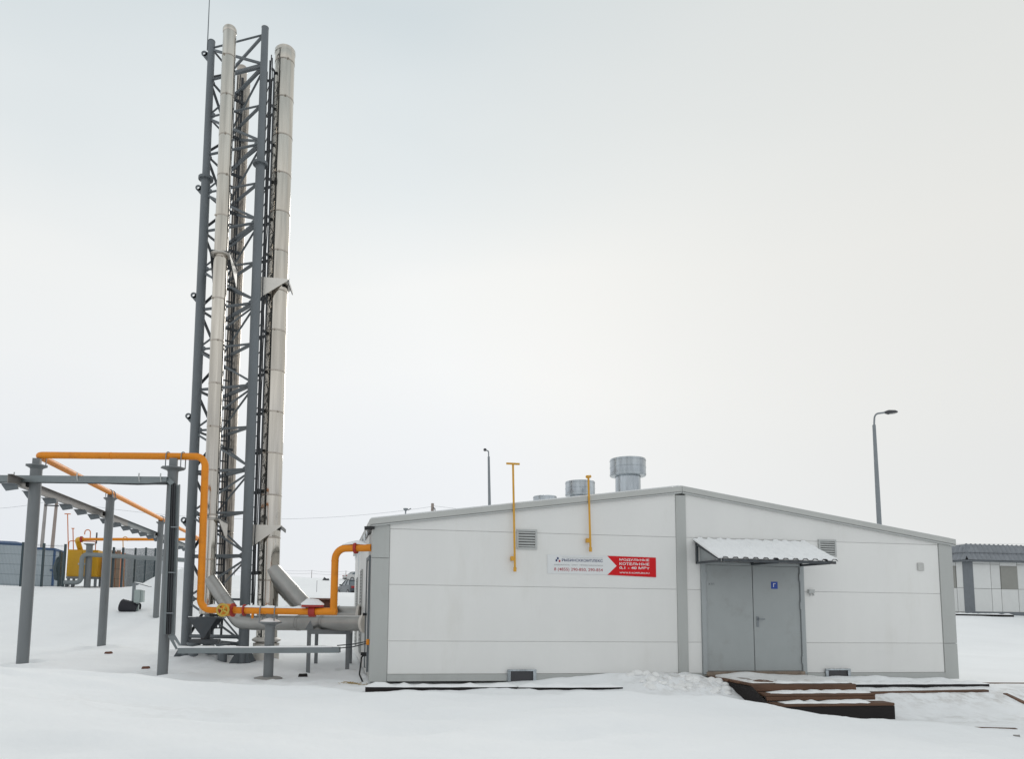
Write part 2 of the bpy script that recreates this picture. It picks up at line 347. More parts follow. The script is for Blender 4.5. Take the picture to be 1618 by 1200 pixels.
# snow with trodden, dirtied strips by the door and along the boards
gm = mat('snow_ground', (.865,.88,.89), .75, var=.02, vs=.5, bump=.55, bs=7, spec=.2)
g = gm.node_tree; pb = g.nodes['Principled BSDF']; base = pb.inputs['Base Color'].links[0].from_socket
geo = N('ShaderNodeNewGeometry', g); sx = N('ShaderNodeSeparateXYZ', g); g.links.new(geo.outputs['Position'], sx.inputs[0])
def band(sock, c, h):
    a = N('ShaderNodeMath', g, operation='SUBTRACT'); a.inputs[1].default_value = c; g.links.new(sock, a.inputs[0])
    b = N('ShaderNodeMath', g, operation='ABSOLUTE'); g.links.new(a.outputs[0], b.inputs[0])
    m = N('ShaderNodeMapRange', g); m.inputs['From Min'].default_value = h; m.inputs['From Max'].default_value = h*.3
    g.links.new(b.outputs[0], m.inputs[0]); return m.outputs[0]
def mul(a, b, k=1):
    m = N('ShaderNodeMath', g, operation='MULTIPLY'); g.links.new(a, m.inputs[0])
    if b is None: m.inputs[1].default_value = k
    else: g.links.new(b, m.inputs[1])
    return m.outputs[0]
dn = N('ShaderNodeTexNoise', g); dn.inputs['Scale'].default_value = 3.5; dn.inputs['Detail'].default_value = 8; dn.inputs['Roughness'].default_value = .7
g.links.new(geo.outputs['Position'], dn.inputs['Vector'])
dr = N('ShaderNodeMapRange', g); dr.inputs['From Min'].default_value = .45; dr.inputs['From Max'].default_value = .7; g.links.new(dn.outputs[0], dr.inputs[0])
patch = None
for cx, hx, cy, hy, k in ((5.6,1.4,-.65,.8,.7),(10.6,4.2,-1.0,.6,.62),(10.2,3.2,-2.2,.7,.35),(-.3,.7,-.1,.7,.3),(-2.2,1.1,-6.4,.6,.16),(-2.4,1.8,.1,.9,.14)):
    p = mul(mul(mul(band(sx.outputs[0],cx,hx), band(sx.outputs[1],cy,hy)), dr.outputs[0]), None, k)
    if patch is None: patch = p
    else:
        m = N('ShaderNodeMath', g, operation='ADD'); g.links.new(patch, m.inputs[0]); g.links.new(p, m.inputs[1]); patch = m.outputs[0]
mm = N('ShaderNodeMix', g, data_type='RGBA'); mm.inputs['B'].default_value = (.34,.30,.25,1)
g.links.new(patch, mm.inputs['Factor']); g.links.new(base, mm.inputs['A']); g.links.new(mm.outputs['Result'], pb.inputs['Base Color'])
me.materials.append(gm)
go = bpy.data.objects.new('snow_ground', me); C.objects.link(go); struct(go)
def gz(x, y): return float(ground(x, y))
def ghit(px, py):                                     # where the ray of a photo pixel meets the snow
    d = ray(px,py); t = 2.0
    while t < 150:
        p = CAM+d*t
        if p.z < gz(p.x,p.y): return p
        t += .04 if t < 40 else .3
    return p

# ------------------------------------------------------------------ boiler house
BW, BD, Z3 = 11.85, 8.7, .58
XR = 5.91                                             # ridge
def roof_under(x): return 2.62+(3.44-2.62)*(x/XR) if x <= XR else 3.44-(3.44-2.59)*((x-XR)/(BW-XR))
house = thing('boiler_house', 'low white panel boiler house with grey trim and a shallow gable roof', 'building', (BW/2,0,-.14))
MB().box(.006,BW-.006,.010,BD-.05,-.12,2.56).build('wall_core','joint',house)
mb = MB(); mb.prism([(.06,2.56),(BW-.06,2.56),(XR,3.38)],.012,BD-.06); mb.build('gable_core','joint',house)
G = .003
def fpanel(poly): return MB().prism(poly,0,.055).build('wall_panel','panel',house,bevel=.004)
def rect(a,b,c,d): return [(a+G,c+G),(b-G,c+G),(b-G,d-G),(a+G,d-G)]
l0, l1, r0, r1 = .3, 5.8, 6.0, 11.55
fpanel(rect(l0,l1,0,Z3)); fpanel(rect(l0,l1,Z3,Z3+1)); fpanel(rect(l0,l1,Z3+1,Z3+2))
fpanel([(l0,Z3+2+G),(l1-G,Z3+2+G),(l1-G,roof_under(l1)),(l0,roof_under(l0)+.0)])
D0, D1, DT = 6.29, 8.46, 2.12
fpanel(rect(r0,D0,0,Z3)); fpanel(rect(D1,r1,0,Z3)); fpanel(rect(r0,D0,Z3,Z3+1)); fpanel(rect(D1,r1,Z3,Z3+1))
fpanel([(r0+G,Z3+1+G),(D0-G,Z3+1+G),(D0-G,DT),(D1+G,DT),(D1+G,Z3+1+G),(r1-G,Z3+1+G),(r1-G,Z3+2-G),(r0+G,Z3+2-G)])
fpanel([(r0+G,Z3+2+G),(r1,Z3+2+G),(r1,roof_under(r1)),(r0+G,roof_under(r0))])
# grey trim: corners, ridge strip and kick plates
for a, b, s in ((-.012,l0-.005,-1),(r1+.005,BW+.012,1)):
    zt = roof_under(max(.05,min(BW-.05,(a+b)/2)))
    cut = 2.05 if s < 0 else Z3
    for z0, z1 in ((-.13,cut-.004),(cut+.004,zt)):
        m = MB(); m.box(a,b,-.016,.06,z0,z1)
        if s < 0: m.box(-.012,.058,.061,.26,z0,z1)
        else: m.box(BW-.058,BW+.012,.061,.26,z0,z1)
        m.build('corner_trim','trim',house,bevel=.004)
MB().box(l1-.002,r0+.002,-.018,.058,-.13,3.40).build('ridge_strip','trim',house,bevel=.004)
for a, b in ((l0,l1-.004),(r0+.004,D0-.02),(D1+.02,r1)):
    MB().box(a,b,-.02,.05,-.125,-.004).build('kick_plate','trim',house,bevel=.004)
# side wall facing the mast: tall panels with open seams
ys = [.30,.42,1.30,2.35,3.45,4.75,6.0,7.3,BD]
for a, b in zip(ys, ys[1:]):
    if (a,b) == (.42,1.30): continue
    MB().box(-.005,.052,a+.014,b-.014,-.12,2.58).build('wall_panel','panel',house,bevel=.004)
for a, b in zip(ys[3:], ys[4:]):
    MB().box(BW-.05,BW+.005,a+.01,b-.01,-.12,2.55).build('wall_panel','panel',house)
MB().box(BW-.05,BW+.005,.27,2.35,-.12,2.55).build('wall_panel','panel',house)
MB().box(.05,BW-.05,BD-.045,BD+.01,-.12,2.56).build('wall_panel','panel',house)
sd = MB().box(-.02,.04,.46,1.26,.02,2.06).build('service_door','panel',house,bevel=.006)
fr = MB(); fr.box(-.045,.05,.42,.47,0,2.12); fr.box(-.045,.05,1.25,1.30,0,2.12); fr.box(-.04,.05,.471,1.249,2.06,2.118)
fr.build('frame','mast_paint',sd); MB().box(-.09,-.02,1.12,1.15,1.0,1.05).box(-.10,-.075,1.02,1.15,1.0,1.04).build('handle','black',sd)
def louver(x0, x1, z0, z1, n, plane='Y', c=0):
    L = bpy.data.objects.new('louver', None); C.objects.link(L); L.parent = house
    L.location = (0,0,0); L.matrix_parent_inverse = Matrix.Translation(house.location).inverted()
    def bx(m, u0,u1,d0,d1,w0,w1):
        if plane == 'Y': m.box(u0,u1,c-d1,c-d0,w0,w1)
        else: m.box(c-d1,c-d0,u0,u1,w0,w1)
    t = .035
    m = MB(); bx(m,x0,x1,0,.03,z1-t,z1); bx(m,x0,x1,0,.03,z0,z0+t); bx(m,x0,x0+t,.0,.029,z0+t,z1-t); bx(m,x1-t,x1,.0,.029,z0+t,z1-t)
    m.build('frame','louver',L,bevel=.003)
    m = MB(); bx(m,x0+t,x1-t,.001,.004,z0+t,z1-t); m.build('backing','black',L)
    h = (z1-z0-2*t)/n
    for i in range(n):
        zz = z0+t+h*(i+.25)
        m = MB()
        if plane == 'Y': m.beam((x0+t,c-.012,zz+h*.25),(x1-t,c-.012,zz+h*.25),.018,h*.62,up=(0,.45,1))
        else: m.beam((c-.012,x0+t,zz+h*.25),(c-.012,x1-t,zz+h*.25),.018,h*.62,up=(.45,0,1))
        m.build('slat','louver',L)
    return L
louver(2.64,3.03,2.27,2.64,6); louver(8.82,9.21,2.28,2.62,6)
louver(3.55,4.35,1.15,2.0,11,'X',-.005); louver(6.15,7.0,1.1,1.9,11,'X',-.005)
louver(3.6,4.3,.1,.62,5,'X',-.005); louver(6.3,6.9,.1,.62,5,'X',-.005)
for a in (2.47, 8.85):                                # low air inlets in the kick plate
    m = MB(); m.box(a,a+.54,-.06,-.021,.05,.08); m.box(a,a+.06,-.055,-.021,-.13,.049); m.box(a+.48,a+.54,-.055,-.021,-.13,.049)
    lv = m.build('air_inlet','galv',house,bevel=.004); MB().box(a+.06,a+.48,-.028,-.022,-.13,.05).build('opening','lamp_dark',lv)
# roof: two slabs, fascia, drip edge
def sl_prism(x0,z0,x1,z1,t,y0,y1): return MB().prism([(x0,z0-t),(x1,z1-t),(x1,z1),(x0,z0)],y0,y1)
roof = sl_prism(-.05,2.73,XR,3.56,.11,-.05,BD+.1).build('roof','roofing',house)
sl_prism(XR+.001,3.56,BW+.05,2.69,.11,-.05,BD+.1).build('roof_slope','roofing',roof)
sl_prism(-.04,2.775,XR-.02,3.60,.035,.03,BD+.05).build('snow_layer','snow',roof); sl_prism(XR+.02,3.60,BW+.04,2.735,.035,.03,BD+.05).build('snow_layer','snow',roof)
for (xa,za,xb,zb) in ((-.065,2.742,XR-.003,3.572),(XR+.003,3.572,BW+.065,2.70)):
    sl_prism(xa,za,xb,zb,.105,-.075,-.051).build('fascia','fascia',roof,bevel=.005)
    sl_prism(xa+.01,za-.112,xb-.0,zb-.112,.03,-.062,-.0).build('drip_edge','louver',roof,bevel=.005)
m = MB(); m.box(-.068,-.052,-.07,BD+.1,2.615,2.735); m.build('eave_trim','fascia',roof)
m = MB(); m.box(BW+.052,BW+.066,-.07,BD+.1,2.575,2.69); m.build('eave_trim','fascia',roof)
# icicles on the eave by the gas pipe
for i in range(11):
    y = 1.1+i*.62+jit(.2); L = random.uniform(.12,.34) if i != 6 else .75
    m = MB(); m.tube([(-.06+jit(.01),y,2.63),(-.06,y+jit(.01),2.63-L*.5),(-.06,y,2.63-L)],[.02,.012,.001],6)
    m.build('icicle','ice',roof)
# roof ventilators
def ventilator(x, y, z, r):
    V = bpy.data.objects.new('roof_ventilator', None); C.objects.link(V); V.parent = house; V.matrix_parent_inverse = Matrix.Translation(house.location).inverted()
    m = MB(); m.lathe([(r*.70,z-1.2),(r*.70,z-.30)],(x,y,0),28); m.build('neck','galv',V)
    m = MB(); m.lathe([(r*.72,z-.385),(r*.98,z-.375),(r,z-.36),(r,z-.20),(r+.006,z-.195),(r+.006,z-.185),(r,z-.18),(r,z-.03),(r*.985,z-.005),(r*.9,z),(.01,z+.015)],(x,y,0),28); m.build('cap','galv',V)
    m = MB(); m.lathe([(r*1.012,z-.052),(r*1.012,z-.028)],(x,y,0),28); m.build('rim_band','galv',V)
    m = MB(); m.lathe([(r*1.012,z-.35),(r*1.012,z-.33)],(x,y,0),28); m.build('rim_band','galv',V)
ventilator(5.49,1.5,4.385,.375); ventilator(5.52,4.55,4.40,.375); ventilator(5.60,7.85,4.50,.355)
# double door
door = bpy.data.objects.new('double_door', None); C.objects.link(door); door.parent = house; door.matrix_parent_inverse = Matrix.Translation(house.location).inverted()
m = MB(); m.box(D0,D0+.085,-.04,.05,-.02,DT); m.box(D1-.085,D1,-.04,.05,-.02,DT); m.box(D0+.086,D1-.086,-.038,.05,DT-.055,DT-.002)
m.build('frame','door_frame',door,bevel=.004)
MB().box(D0+.06,D1-.06,-.06,.05,-.05,.03).build('threshold','threshold',door,bevel=.004)
dm = 7.37
MB().box(D0+.092,dm-.006,-.012,.03,.04,DT-.062).build('door_leaf','door_paint',door,bevel=.006)
MB().box(dm+.006,D1-.092,-.012,.03,.04,DT-.062).build('door_leaf','door_paint',door,bevel=.006)
MB().box(dm-.005,dm+.005,.0,.02,.04,DT-.065).build('meeting_gap','black',door)
for x in (D0+.088,D1-.1):
    for z in (.25,1.3,1.85): m = MB(); m.tube([(x+.006,-.035,z-.07),(x+.006,-.035,z+.07)],.012,8); m.build('hinge','door_frame',door)
m = MB(); m.box(dm+.06,dm+.105,-.024,-.012,.88,1.08); m.box(dm+.072,dm+.092,-.07,-.024,1.02,1.04); m.box(dm+.072,dm+.20,-.08,-.062,1.02,1.042); m.build('handle','lamp_grey',door,bevel=.003)
def text(body, x, z, h, width, m, parent, y, bold=0, name='lettering'):
    cu = bpy.data.curves.new('t', 'FONT'); cu.body = body; cu.size = 1; cu.offset = bold
    ob = bpy.data.objects.new('t', cu); C.objects.link(ob); bpy.context.view_layer.update()
    dg = bpy.context.evaluated_depsgraph_get(); me = bpy.data.meshes.new_from_object(ob.evaluated_get(dg))
    bpy.data.objects.remove(ob)
    co = np.empty(len(me.vertices)*3); me.vertices.foreach_get('co', co); co = co.reshape(-1,3)
    lo, hi = co.min(0), co.max(0); o2 = np.zeros_like(co)
    o2[:,0] = x+(co[:,0]-lo[0])/(hi[0]-lo[0])*width; o2[:,1] = y; o2[:,2] = z+(co[:,1]-lo[1])/(hi[1]-lo[1])*h
    me.vertices.foreach_set('co', o2.ravel()); me.update(); me.materials.clear(); me.materials.append(MATS[m])
    o = bpy.data.objects.new(name, me); C.objects.link(o); o.parent = parent
    if parent.parent is None: o.matrix_parent_inverse = Matrix.Translation(parent.location).inverted()
    return o
text('КТП', D0+.16, 1.67, .04, .11, 'ink_dark', door, -.0135)
m = MB(); m.box(7.76,7.90,-.016,-.0125,1.62,1.76)
gs = tag(m.build('door_sign','sign_blue'), 'small blue square sign with a white letter on the right grey door leaf', 'sign')
text('Г', 7.805, 1.655, .072, .05, 'ink_white', gs, -.0185, .012)
# canopy above the door
can = thing('door_canopy', 'corrugated door canopy under a layer of snow above the grey double door', 'canopy', (7.33,-.02,2.5))
nrib = 12; cx0, cx1 = 6.14, 8.53
prof = []
pw = (cx1-cx0)/nrib
for i in range(nrib):
    a = cx0+i*pw; prof += [(a,0),(a+pw*.38,0),(a+pw*.52,.032),(a+pw*.86,.032)]
prof.append((cx1,0))
def sheet(off, t, y0, y1, m, name, par, lift=0, nz_=0):
    mb = MB(); n = len(prof); st = 10
    for top in (0,1):
        for j in range(st+1):
            f = j/st; y = y0+(y1-y0)*f; z = 2.52+(2.12-2.52)*f/1.0
            for i, (x, h) in enumerate(prof):
                hh = h if not top else h*(1-lift)+t
                mb.v.append((x, y, z+off+hh+(jit(nz_) if top else 0)))
    k = (st+1)*n
    for j in range(st):
        for i in range(n-1):
            a = j*n+i; mb.f.append((a,a+1,a+n+1,a+n)); mb.sm.append(False); b = k+a; mb.f.append((b,b+n,b+n+1,b+1)); mb.sm.append(nz_ > 0)
    for i in range(n-1):
        mb.f.append((i,k+i,k+i+1,i+1)); mb.sm.append(False); a = st*n+i; mb.f.append((a,a+1,k+a+1,k+a)); mb.sm.append(False)
    for j in range(st):
        a = j*n; mb.f.append((a,a+n,k+a+n,k+a)); mb.sm.append(False); a = j*n+n-1; mb.f.append((a,k+a,k+a+n,a+n)); mb.sm.append(False)
    return mb.build(name, m, par)
sheet(0,.006,-.022,-.93,'canopy_sheet','roof_sheet',can)
sheet(.009,.035,-.03,-.915,'snow','snow_layer',can,lift=.35,nz_=.012)
m = MB(); m.beam((cx0+.1,-.88,2.10),(cx1-.02,-.88,2.10),.04,.05); m.beam((cx0+.1,-.05,2.44),(cx1-.1,-.05,2.44),.04,.04); m.build('edge_beam','mast_dark',can)
for x in (6.2, 7.35, 8.4):
    m = MB(); m.beam((x,-.03,2.46),(x,-.86,2.125),.04,.04); m.beam((x,-.03,2.09),(x,-.86,2.09),.04,.04); m.beam((x,-.045,2.08),(x,-.045,2.46),.04,.04); m.build('bracket','mast_dark',can)
m = MB(); m.plate([(6.26,-.06,2.42),(6.26,-.06,2.115),(6.26,-.62,2.115),(6.26,-.62,2.22)],(1,0,0),.01); m.build('end_sheet','door_frame',can)
# company banner
sg = thing('banner_sign', 'white and red company banner with Cyrillic lettering on the white wall', 'sign', (4.3,-.012,1.98))
m = MB(); m.plate([(3.23,-.006,2.185),(3.23,-.006,1.835),(4.41,-.006,1.83),(4.62,-.006,2.0),(4.41,-.006,2.185)],(0,1,0),.006); m.build('white_field','sign_white',sg)
m = MB(); m.plate([(4.40,-.0075,2.186),(4.585,-.0075,2.0),(4.40,-.0075,1.828),(5.375,-.0075,1.80),(5.375,-.0075,2.175)],(0,1,0),.006); m.build('red_field','sign_red',sg)
Y = -.0112
text('ТЕПЛОЭНЕРГЕТИЧЕСКАЯ КОМПАНИЯ', 3.51, 2.128, .018, .80, 'ink_pale', sg, Y)
text('РЫБИНСККОМПЛЕКС', 3.51, 2.062, .052, .80, 'ink_blue', sg, Y, .014)
text('НАДЕЖНОСТЬ · ОПЫТ · ПРОФЕССИОНАЛИЗМ', 3.36, 1.984, .027, .95, 'ink_grey', sg, Y)
text('8 (4855) 290-850, 290-854', 3.36, 1.872, .072, .95, 'ink_red', sg, Y, .006)
for (x,z,mm_) in ((3.405,2.078,'ink_blue'),(3.432,2.118,'ink_blue'),(3.465,2.068,'ink_red')):
    m = MB(); m.plate([(x-.016,Y,z-.02),(x+.012,Y,z-.02),(x+.02,Y,z+.004),(x+.006,Y,z+.022),(x-.016,Y,z+.018)],(0,1,0),.001); m.build('emblem_mark',mm_,sg)
Y2 = -.0122
text('МОДУЛЬНЫЕ', 4.64, 2.092, .052, .60, 'ink_white', sg, Y2, .018)
text('КОТЕЛЬНЫЕ', 4.64, 2.018, .052, .60, 'ink_white', sg, Y2, .018)
text('0,1 - 40 МВт', 4.64, 1.938, .056, .60, 'ink_white', sg, Y2, .018)
text('WWW.R-KOMPLEKS.RU', 4.64, 1.86, .030, .60, 'ink_white', sg, Y2, .008)
# yellow purge pipes on the front wall
def purge(x, zb, zt, lab, tee, brz):
    P = thing('purge_pipe', lab, 'pipe', (x,-.09,zb))
    m = MB(); m.tube([(x,-.09,zb),(x-.045*(zt-zb)/1.95,-.09,zt)],.019,10); m.build('riser','vent_yellow',P)
    m = MB(); xt = x-.045*(zt-zb)/1.95
    if tee: m.tube([(xt-.125,-.09,zt+.01),(xt+.125,-.09,zt+.01)],.02,8)
    else: m.tube([(xt-.04,-.12,zt+.0),(xt+.055,-.03,zt+.025)],.03,8)
    m.build('tee','vent_yellow',P)
    m = MB(); m.box(x-.07,x-.02,-.10,-.02,brz-.03,brz+.05); m.box(x-.02,x+.02,-.075,-.001,brz,brz+.03); m.build('bracket','vent_yellow',P)
    m = MB(); m.tube([(x,-.09,zb-.05),(x,-.09,zb+.03)],.03,8); m.build('end_cap','vent_yellow',P)
purge(2.59,1.9,3.84,'tall yellow vent pipe with a T-shaped top beside the wall louver',True,2.08)
purge(4.04,2.3,3.66,'shorter yellow vent pipe with a slanted stub top above the banner',False,2.45)
# small fittings on the front wall
m = MB(); m.box(8.55,8.67,-.06,-.001,1.55,1.62); m.tube([(8.575,-.045,1.56),(8.575,-.055,1.50)],.018,8); m.tube([(8.64,-.045,1.56),(8.64,-.055,1.50)],.018,8)
tag(m.build('twin_lamp','louver'),'tiny white twin-headed sensor on the wall right of the door','sensor')
m = MB(); m.box(11.04,11.18,-.03,-.001,2.04,2.20); tag(m.build('junction_plate','lens',bevel=.01),'small cream square plate on the wall near the right corner','plate')
m = MB(); m.tube([(-.02,-.05,2.58),(-.16,-.05,2.57)],.035,10); m.box(-.03,.02,-.08,-.02,2.56,2.60); tag(m.build('wall_lamp','black'),'small black lamp under the eave at the corner by the gas pipe','lamp')
tag(MB().box(-.07,-.013,.12,.22,.50,.60).build('cable_box','gas_yellow',bevel=.012),'small orange cable box low on the side wall corner','junction box')
m = MB(); m.tube(fillet([(-.02,.62,.28),(-.12,.62,.28),(-.14,.55,.1),(-.16,.5,-.05),(-.1,.35,-.18)],.06),.016,8); m.tube([(-.03,.62,.31),(-.14,.62,.31)],.03,8)
tag(m.build('hose','black'),'black hose hanging down the side wall to the snow','hose')

# ------------------------------------------------------------------ steps and boards in front
st = thing('entrance_steps', 'dark wooden entrance steps dusted with snow below the grey door', 'steps', (7.4,-1.2,-.3))
for i, (y0,y1) in enumerate(((-.07,-.40),(-.41,-.74),(-.75,-1.07),(-1.08,-1.38))):
    MB().box(6.38+jit(.03),8.36+jit(.05),y1,y0,-.085,-.045+jit(.006)).build('deck_board','wood',st,bevel=.008)
MB().box(6.40,8.38,-1.44,-1.385,-.17,-.052).build('riser_board','wood',st,bevel=.008)
for z, y0, y1, x1 in ((-.175,-1.445,-1.74,8.50),(-.30,-1.745,-2.02,8.62)):
    MB().box(6.45,x1,y1,y0,z-.045,z).build('tread','wood',st,bevel=.008)
MB().box(6.47,8.50,-1.735,-1.70,-.285,-.222).build('riser_board','wood',st,bevel=.006)
MB().box(6.5,8.63,-2.01,-1.93,-.62,-.348).build('base_beam','wood_dark',st,bevel=.01)
m = MB(); m.plate([(6.39,-.07,-.09),(6.39,-1.43,-.09),(6.39,-1.7,-.23),(6.39,-1.93,-.35),(6.39,-1.93,-.62),(6.39,-.07,-.5)],(1,0,0),.04); m.build('stringer_board','wood_dark',st)
for y, z, a, b in ((-1.58,-.173,6.6,8.45),(-1.90,-.298,6.62,8.2),(-1.3,-.042,6.9,8.3)):
    snow_strip('snow_patch',[(a,y,z),((a+b)/2,y+jit(.02),z),(b,y,z)],(.2 if z > -.1 else .25),.03,st,seg=.1,rough=.7)
def deck_snow():
    mb = MB(); nx_, ny_ = 60, 36
    for j in range(ny_+1):
        for i in range(nx_+1):
            x = 6.45+1.95*i/nx_; y = -.10-1.24*j/ny_
            h = .018+.035*float(fbm(x*2.2+3,y*2.2,4))+(.08*math.exp(-((x-7.05)/.42)**2-((y+.22)/.16)**2))
            if i in (0,nx_) or j in (0,ny_): h = -.03
            mb.v.append((x,y,-.046+h))
    for j in range(ny_):
        for i in range(nx_): a = j*(nx_+1)+i; mb.f.append((a,a+nx_+1,a+nx_+2,a+1)); mb.sm.append(True)
    return mb.build('snow_patch','snow_old',st)
deck_snow()
def plank(pts, w, h, lab, m='wood_dark', name='board', snow=True, grp=None):
    a, b = Vector(pts[0]), Vector(pts[1])
    T = thing(name, lab, 'board', (a+b)/2, grp)
    mb = MB(); mb.beam(a-Vector((0,0,h/2)), b-Vector((0,0,h/2)), w, h); mb.build('beam', m, T, bevel=.006)
    if snow: snow_strip('snow_layer',[a.lerp(b,k/8) for k in range(9)],w*1.25,.05,T,rough=.7)
    return T
plank([(-.12,-.92,-.105),(2.4,-.95,-.115)],.16,.09,'long dark timber under snow along the left half of the front wall')
plank([(2.42,-.95,-.125),(4.25,-.97,-.13)],.14,.08,'thin dark timber under snow between the left timber and the shovelled snow')
plank([(8.75,-.60,-.15),(11.93,-.55,-.165)],.14,.15,'dark timber poking out of the snow along the right front corner')
for i, (p0,p1,lab) in enumerate((((1378,1110),(1560,1108),'narrow brown board edge in the snow right of the steps'),
      ((1588,1109),(1640,1116),'brown board slanting out of the snow right of the long edge board'),
      ((1552,1100),(1640,1101),'thin dark board edge far right in the snow beside the building'),
      ((1430,1134),(1492,1138),'short broken board edge in the snow in front of the steps'),
      ((1540,1139),(1606,1143),'thin board edge at the foot of the snow bank'))):
    a = onZ(*p0,-.44); b = onZ(*p1,-.44)
    a.z = gz(a.x,a.y)+(.028 if i == 0 else .012); b.z = gz(b.x,b.y)+(.028 if i == 0 else .012)
    plank([a,b],.10,.07,lab,'wood',snow=False)
# shovelled snow blocks by the door
m = MB()
for i in range(48):
    x = 4.5+random.random()*1.9; y = -.35-random.random()*.75; r = random.uniform(.04,.13)
    z = gz(x,y)-r*.1
    ico = [(0,0,1)]+[(math.cos(k*1.0472)*.9,math.sin(k*1.0472)*.9,.35) for k in range(6)]+[(math.cos(k*1.0472+.5),math.sin(k*1.0472+.5),-.4) for k in range(6)]+[(0,0,-.9)]
    vs = [(x+r*a*random.uniform(.7,1.3),y+r*b*random.uniform(.7,1.3),z+r*.75*c*random.uniform(.7,1.3)) for a,b,c in ico]
    fs = [(0,1+k,1+(k+1)%6) for k in range(6)]+[(1+k,7+k,1+(k+1)%6) for k in range(6)]+[(7+k,7+(k+1)%6,1+(k+1)%6) for k in range(6)]+[(13,7+(k+1)%6,7+k) for k in range(6)]
    m.add(vs,fs,True)
cl = m.build('snow_lumps','snow_old'); cl.modifiers.new('Subsurf','SUBSURF').render_levels = 2; cl['kind'] = 'stuff'; tag(cl,'shovelled lumps of dirty snow left of the entrance steps','snow')

# ------------------------------------------------------------------ lattice chimney mast
LEAN = -.0065
def ln(x, y, z): return Vector((x+LEAN*(z-4), y, z))
MT = 15.28
LEGS = {'L': (-4.0,4.7), 'F': (-2.63,4.0), 'B': (-3.62,5.45)}
mast = thing('chimney_mast', 'tall grey three-legged steel lattice mast carrying the flue pipes', 'mast', (-3.4,4.7,-.1))
def P(k, z): return ln(*LEGS[k], z)
JOINT = {'L': 11.62, 'F': 11.72, 'B': 11.65}
for k in 'LFB':
    j = JOINT[k]
    m = MB(); m.tube([P(k,-.4),P(k,5.0),P(k,j)],[.118,.112,.108],18); m.tube([P(k,j),P(k,MT)],[.092,.085],18)
    lg = m.build('leg','mast_paint',mast)
    for z in (j,):
        m = MB(); m.lathe([(.1,-.035),(.18,-.03),(.18,-.004),(.176,0),(.18,.004),(.18,.03),(.1,.035)],P(k,z),20); m.build('flange','mast_paint',lg)
        m = MB()
        for q in range(8):
            a = q*math.pi/4; p = P(k,z)+Vector((.15*math.cos(a),.15*math.sin(a),0)); m.tube([p-Vector((0,0,.05)),p+Vector((0,0,.05))],.012,6)
        o = m.build('flange_bolts','mast_dark',lg); o['kind'] = 'stuff'
    m = MB(); m.lathe([(.02,MT+.012),(.087,MT+.01),(.09,MT-.01)],(0,0,0),16)
    for i in range(len(m.v)): v = m.v[i]; q = P(k,MT); m.v[i] = (v[0]+q.x, v[1]+q.y, v[2])
    m.build('cap','snow' if k == 'F' else 'mast_paint',lg)
    # splayed foot plate and concrete plinth
    m = MB(); q = P(k,-.1)
    for a in range(4):
        d = Vector((math.cos(a*math.pi/2+.6),math.sin(a*math.pi/2+.6),0)); n = d.cross(Vector((0,0,1)))
        m.plate([q+d*.1+Vector((0,0,.35)),q+d*.1-Vector((0,0,.1)),q+d*.34-Vector((0,0,.1)),q+d*.34-Vector((0,0,.04))],n,.016)
    m.box(q.x-.36,q.x+.36,q.y-.36,q.y+.36,-.24,-.19); m.build('foot','mast_paint',lg)
for zt in (14.95,11.38,8.62,5.62,3.12):                # lifting lugs on the outer leg
    c = P('L',zt)+Vector((-.17,.03,0)); m = MB(); n = 14
    ring = [(math.cos(2*math.pi*i/n),math.sin(2*math.pi*i/n)) for i in range(n)]
    vs = [(c.x+.075*a,c.y+s,c.z+.075*b) for s in (-.012,.012) for a,b in ring]+[(c.x+.033*a,c.y+s,c.z+.033*b) for s in (-.012,.012) for a,b in ring]
    fs = []
    for i in range(n):
        j = (i+1)%n; fs += [(i,j,2*n+j,2*n+i),(n+j,n+i,3*n+i,3*n+j),(i,n+i,n+j,j),(2*n+i,2*n+j,3*n+j,3*n+i)]
    m.add(vs,fs); m.plate([(c.x+.05,c.y,c.z+.05),(c.x+.1,c.y,c.z+.03),(c.x+.1,c.y,c.z-.22),(c.x-.03,c.y,c.z-.07)],(0,1,0),.024)
    m.build('lifting_lug','mast_paint',mast)
NB = 15; bay = (MT-.30)/NB
lv = [.28+i*bay*1.0 for i in range(NB)]+[MT-.16]
def brace(a, b, w, m='mast_paint', name='brace'): MB().angle(a,b,w,.010).build(name,m,mast)
for (a, b, off) in (('L','F',0),('F','B',1),('L','B',1)):
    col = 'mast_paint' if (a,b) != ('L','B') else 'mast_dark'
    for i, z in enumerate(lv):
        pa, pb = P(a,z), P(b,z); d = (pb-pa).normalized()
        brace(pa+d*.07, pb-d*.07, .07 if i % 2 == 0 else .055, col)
        if i < NB:
            z2 = lv[i+1]
            if (i+off) % 2: q0, q1 = P(a,z+.05), P(b,z2-.06)
            else: q0, q1 = P(b,z+.05), P(a,z2-.06)
            dd = (q1-q0).normalized(); brace(q0+dd*.08, q1-dd*.08, .05, col)
            k = a if (i+off) % 2 else b                # gusset where the diagonals meet a leg
            g0 = P(k,z); d3 = d if k == a else -d; nn = d.cross(Vector((0,0,1)))
            MB().plate([g0+d3*.08+Vector((0,0,-.09)),g0+d3*.19+Vector((0,0,-.05)),g0+d3*.19+Vector((0,0,.04)),g0+d3*.08+Vector((0,0,.11))],nn,.012).build('gusset',col,mast)
